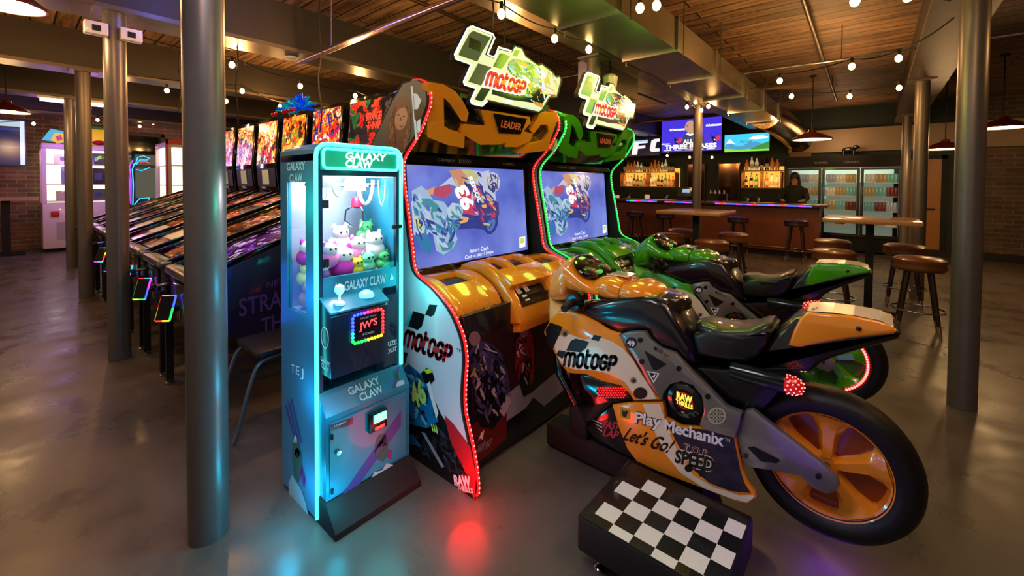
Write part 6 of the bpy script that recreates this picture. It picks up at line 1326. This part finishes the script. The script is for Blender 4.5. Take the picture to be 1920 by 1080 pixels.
PW = mat('prize_machine_white', '#d8c8dc', .35, coat=.4)
crane(.42, 1.55, 13.1, 13.85, 2.28, 'tall white prize machine with lit shelves against the brick wall', PW)
c = crane(2.2, 3.3, 11.6, 12.8, 2.36, 'white prize machine with red trim behind the large left column', mat('prize_white2', '#ddd0d0', .35, coat=.4))
for x, z, w_, h, cc, l in ((.62, 1.9, .28, .22, '#f0e8e0', 'white boxed toy on the top shelf of the white prize machine'), (1.1, 1.9, .3, .26, '#28303c', 'dark green boxed prize on the top shelf of the white prize machine'), (.72, 1.44, .34, .38, '#8a98b8', 'grey blue boxed drone prize in the white prize machine'), (1.14, 1.44, .3, .36, '#1c2028', 'black boxed prize in the middle of the white prize machine'), (.64, 1.09, .4, .2, '#c8b8a0', 'long low box on the bottom shelf of the white prize machine'), (1.15, 1.09, .28, .24, '#5a6a58', 'greenish box on the bottom shelf of the white prize machine')):
    z = {1.9: 1.862, 1.44: 1.422, 1.09: 1.072}[z]
    MB().box(x, x+w_, 13.35, 13.6, z, z+h, mat('prize_'+cc[1:], cc, .5, noise=.3, nscale=12)).box(x+w_*.3, x+w_*.7, 13.345, 13.35, z+h*.3, z+h*.7, mat('prize_mark', '#3a4a80', .4)).build('boxed_prize', None, 0, label=l, category='box', group='boxed prizes in the white prize machine')
MB().box(2.17, 2.2, 11.55, 11.65, .1, 2.4, RED).box(2.17, 3.3, 11.55, 11.6, 2.3, 2.4, RED).build('red_trim', c, 0)
# topper signs
t = thing('topper_sign', 'turquoise tilted topper board above the white prize machine', 'sign', (.75, 13.4, 2.4))
def TY(pts, d=0): return [onY(x, y, 13.3-d*.004) for x, y in pts]
q = TY([(78, 262), (95, 241), (128, 248), (124, 269)]); MB().prism([(p.x, p.z) for p in q], 'y', 13.3, 13.34, mat('turquoise', '#3ac8d0', .4, emit='#2ab8c0', es=.5)).poly(TY([(95, 262), (103, 249), (120, 251), (122, 266), (108, 270)], 2), mat('sign_yellow', '#e8d850', .4, emit='#d8c840', es=.4)).poly(TY([(104, 256), (114, 253), (118, 261), (108, 265)], 4), mat('sign_pink', '#e06a80', .4)).build('board', t, 0)
MB().tube([(.95, 13.33, 2.285), (.95, 13.33, 2.5)], .02, KM).build('stand', t)
t = thing('yellow_topper', 'puffy yellow topper with green cap above the prize machine', 'sign', (1.4, 13.4, 2.285)); a = onY(182, 258, 13.4)
a.z = max(a.z, 2.5); MB().ball((a.x, 13.4, a.z), (.24, .12, .21), mat('topper_yellow', '#e8c830', .4, emit='#d8b820', es=.35), 20, 12).build('body', t, 60); MB().ball((a.x, 13.4, a.z+.2), (.18, .12, .07), mat('topper_green', '#3a7a28', .5), 14, 8).build('cap', t, 60); MB().ball((a.x+.02, 13.36, a.z-.14), (.12, .1, .06), RED, 12, 8).build('bow', t, 60)
# neon sculpture in the window
t = thing('neon_sign', 'purple and cyan neon tube figure in the brick wall window', 'neon sign', (2.0, 14.1, 1))
NP = mat('neon_purple', '#b050ff', .3, emit='#a838ff', es=1.8); NC = mat('neon_cyan2', '#40c8ff', .3, emit='#30b8ff', es=1.5)
NY = lambda pts: [onY(x, y, 14.08) for x, y in pts]
for m_, pts in ((NP, [(245, 382), (246, 340), (243, 312), (249, 300)]), (NP, [(241, 384), (243, 340), (238, 318)]), (NC, [(249, 384), (250, 345), (248, 318), (252, 306)]), (NC, [(254, 308), (258, 295), (268, 292), (281, 297), (276, 300), (262, 300), (256, 308)]), (NC, [(252, 384), (262, 372), (280, 371), (276, 384), (258, 386)]), (NC, [(255, 318), (265, 320), (281, 314)]), (mat('neon_red2', '#ff4a50', .3, emit='#ff3a40', es=1.5), [(262, 304), (272, 303), (280, 306)])):
    MB().tube(NY(pts), .012, m_, 6).build('neon_tube', t, 60)
MB().box(1.9, 2.5, 14.1, 14.12, .965, 1.0, KM).build('sign_base', t, 0)
# ledge table by the left wall
t = thing('drink_ledge', 'wooden drink ledge on a dark post along the brick wall', 'table', (-.3, 13.3, 0)); a = onY(73, 370, 13.0)
MB().box(-1.6, a.x, 13.0, 13.4, a.z-.06, a.z, mat('ledge_wood', '#b08a74', .4, noise=.2)).build('table_top', t, 0); pp_ = onY(10, 370, 13.2)
MB().box(pp_.x-.06, pp_.x+.06, 13.14, 13.26, .03, a.z-.05, KM).box(pp_.x-.25, pp_.x+.25, 13.0, 13.4, .003, .03, KM).build('post', t, 0)

# ================================================================ LIGHT
for x, y, w in ((2.9, 2.5, 26), (4.6, 1.0, 20), (1.8, 5.9, 34), (3.4, 5.9, 24), (2.0, 3.6, 44), (0.2, 3.6, 14), (0.0, 6.3, 22), (6.4, .5, 26), (7.6, .4, 18), (7.6, 2.1, 18), (2.8, 7.3, 16), (9.6, 1.5, 14), (9.8, 4.5, 12), (4.6, -2, 18), (1.2, 9.4, 16), (-1.6, 6, 20), (-1.5, 10.5, 18), (5, 9, 12), (2.0, -.6, 18), (.2, 1.0, 9)):
    point((x, y, 2.72), '#ffb96c', w*1.25, .06, 'warm_fill_light')  # added warm ambient lights near string height, not matched to the bulbs
point((1.0, 12.3, 1.9), '#d890ff', 22, .3, 'purple_glow'); point((0.6, 12.3, 2.4), '#c070ff', 10, .3, 'purple_glow')
area((.35, 1.0, 2.85), '#f0eaff', 20, .8, .8, (0, 0, 0)); area((1.5, -.6, 2.8), '#ffe6d0', 13, 1.2, 1.2)  # bare fill lights added below the ceiling, no fitting there
for z_, w_ in ((.15, 2.6), (.55, 2.2), (1.0, 2.0), (1.4, 2.0)): point((.74, 1.86, z_), '#08b8e8' if z_ < 1.2 else '#10e0b0', w_*.8, .04, 'neon_glow'); point((.87, 1.70, z_), '#08c8e8', w_*.35, .04, 'neon_glow')
point((1.0, 1.55, .2), '#10d8e8', 1.6, .1, 'neon_glow'); point((1.34, 1.72, 1.0), '#10d8d8', 2.2, .08, 'neon_glow'); point((.80, 2.45, .9), '#0a50c8', 6, .2, 'neon_glow'); point((1.07, 1.7, 1.62), '#10e8b0', 1.2, .08, 'neon_glow')
point((12.2, .6, 2.5), '#ffc890', 16, .2, 'bar_wall_fill'); point((12.3, -3, 2.6), '#ffc890', 3, .2, 'bar_wall_fill'); point((2.1, .1, .1), '#8030d0', 2.0, .15, 'purple_glow'); point((1.75, .2, .5), '#7038c8', 1.2, .2, 'purple_glow'); point((1.1, 4.0, 2.95), '#6a90ff', 5, .1, 'blue_glow'); point((2.5, 1.45, 2.35), '#d0ff50', 18, .2, 'sign_glow'); point((3.6, 1.45, 2.35), '#b0ff60', 9, .2, 'sign_glow'); point((.9, 4.4, 3.1), '#4a70ff', 6, .1, 'blue_glow')  # unseen fill added above the coolers; blue lights added to tint the planks
wd = bpy.data.worlds.new('room_air'); bpy.context.scene.world = wd; wd.use_nodes = True; bg = wd.node_tree.nodes['Background']; bg.inputs[0].default_value = (*srgb('#c8b4a0'), 1); bg.inputs[1].default_value = .5
# ================================================================ CAMERA
cd = bpy.data.cameras.new('camera'); co = bpy.data.objects.new('camera', cd); C.objects.link(co); bpy.context.scene.camera = co
cd.sensor_width = 36; cd.sensor_fit = 'HORIZONTAL'; cd.lens = 36*F/1920; cd.shift_y = -(540-CY)/1920; cd.clip_start = .02; cd.clip_end = 100
from mathutils import Matrix
co.matrix_world = Matrix.Translation(EYE) @ Matrix((RV, UV, -FW)).transposed().to_4x4()
vs_ = bpy.context.scene.view_settings
vs_.view_transform = 'Standard'; vs_.look = 'None'; vs_.exposure = .15
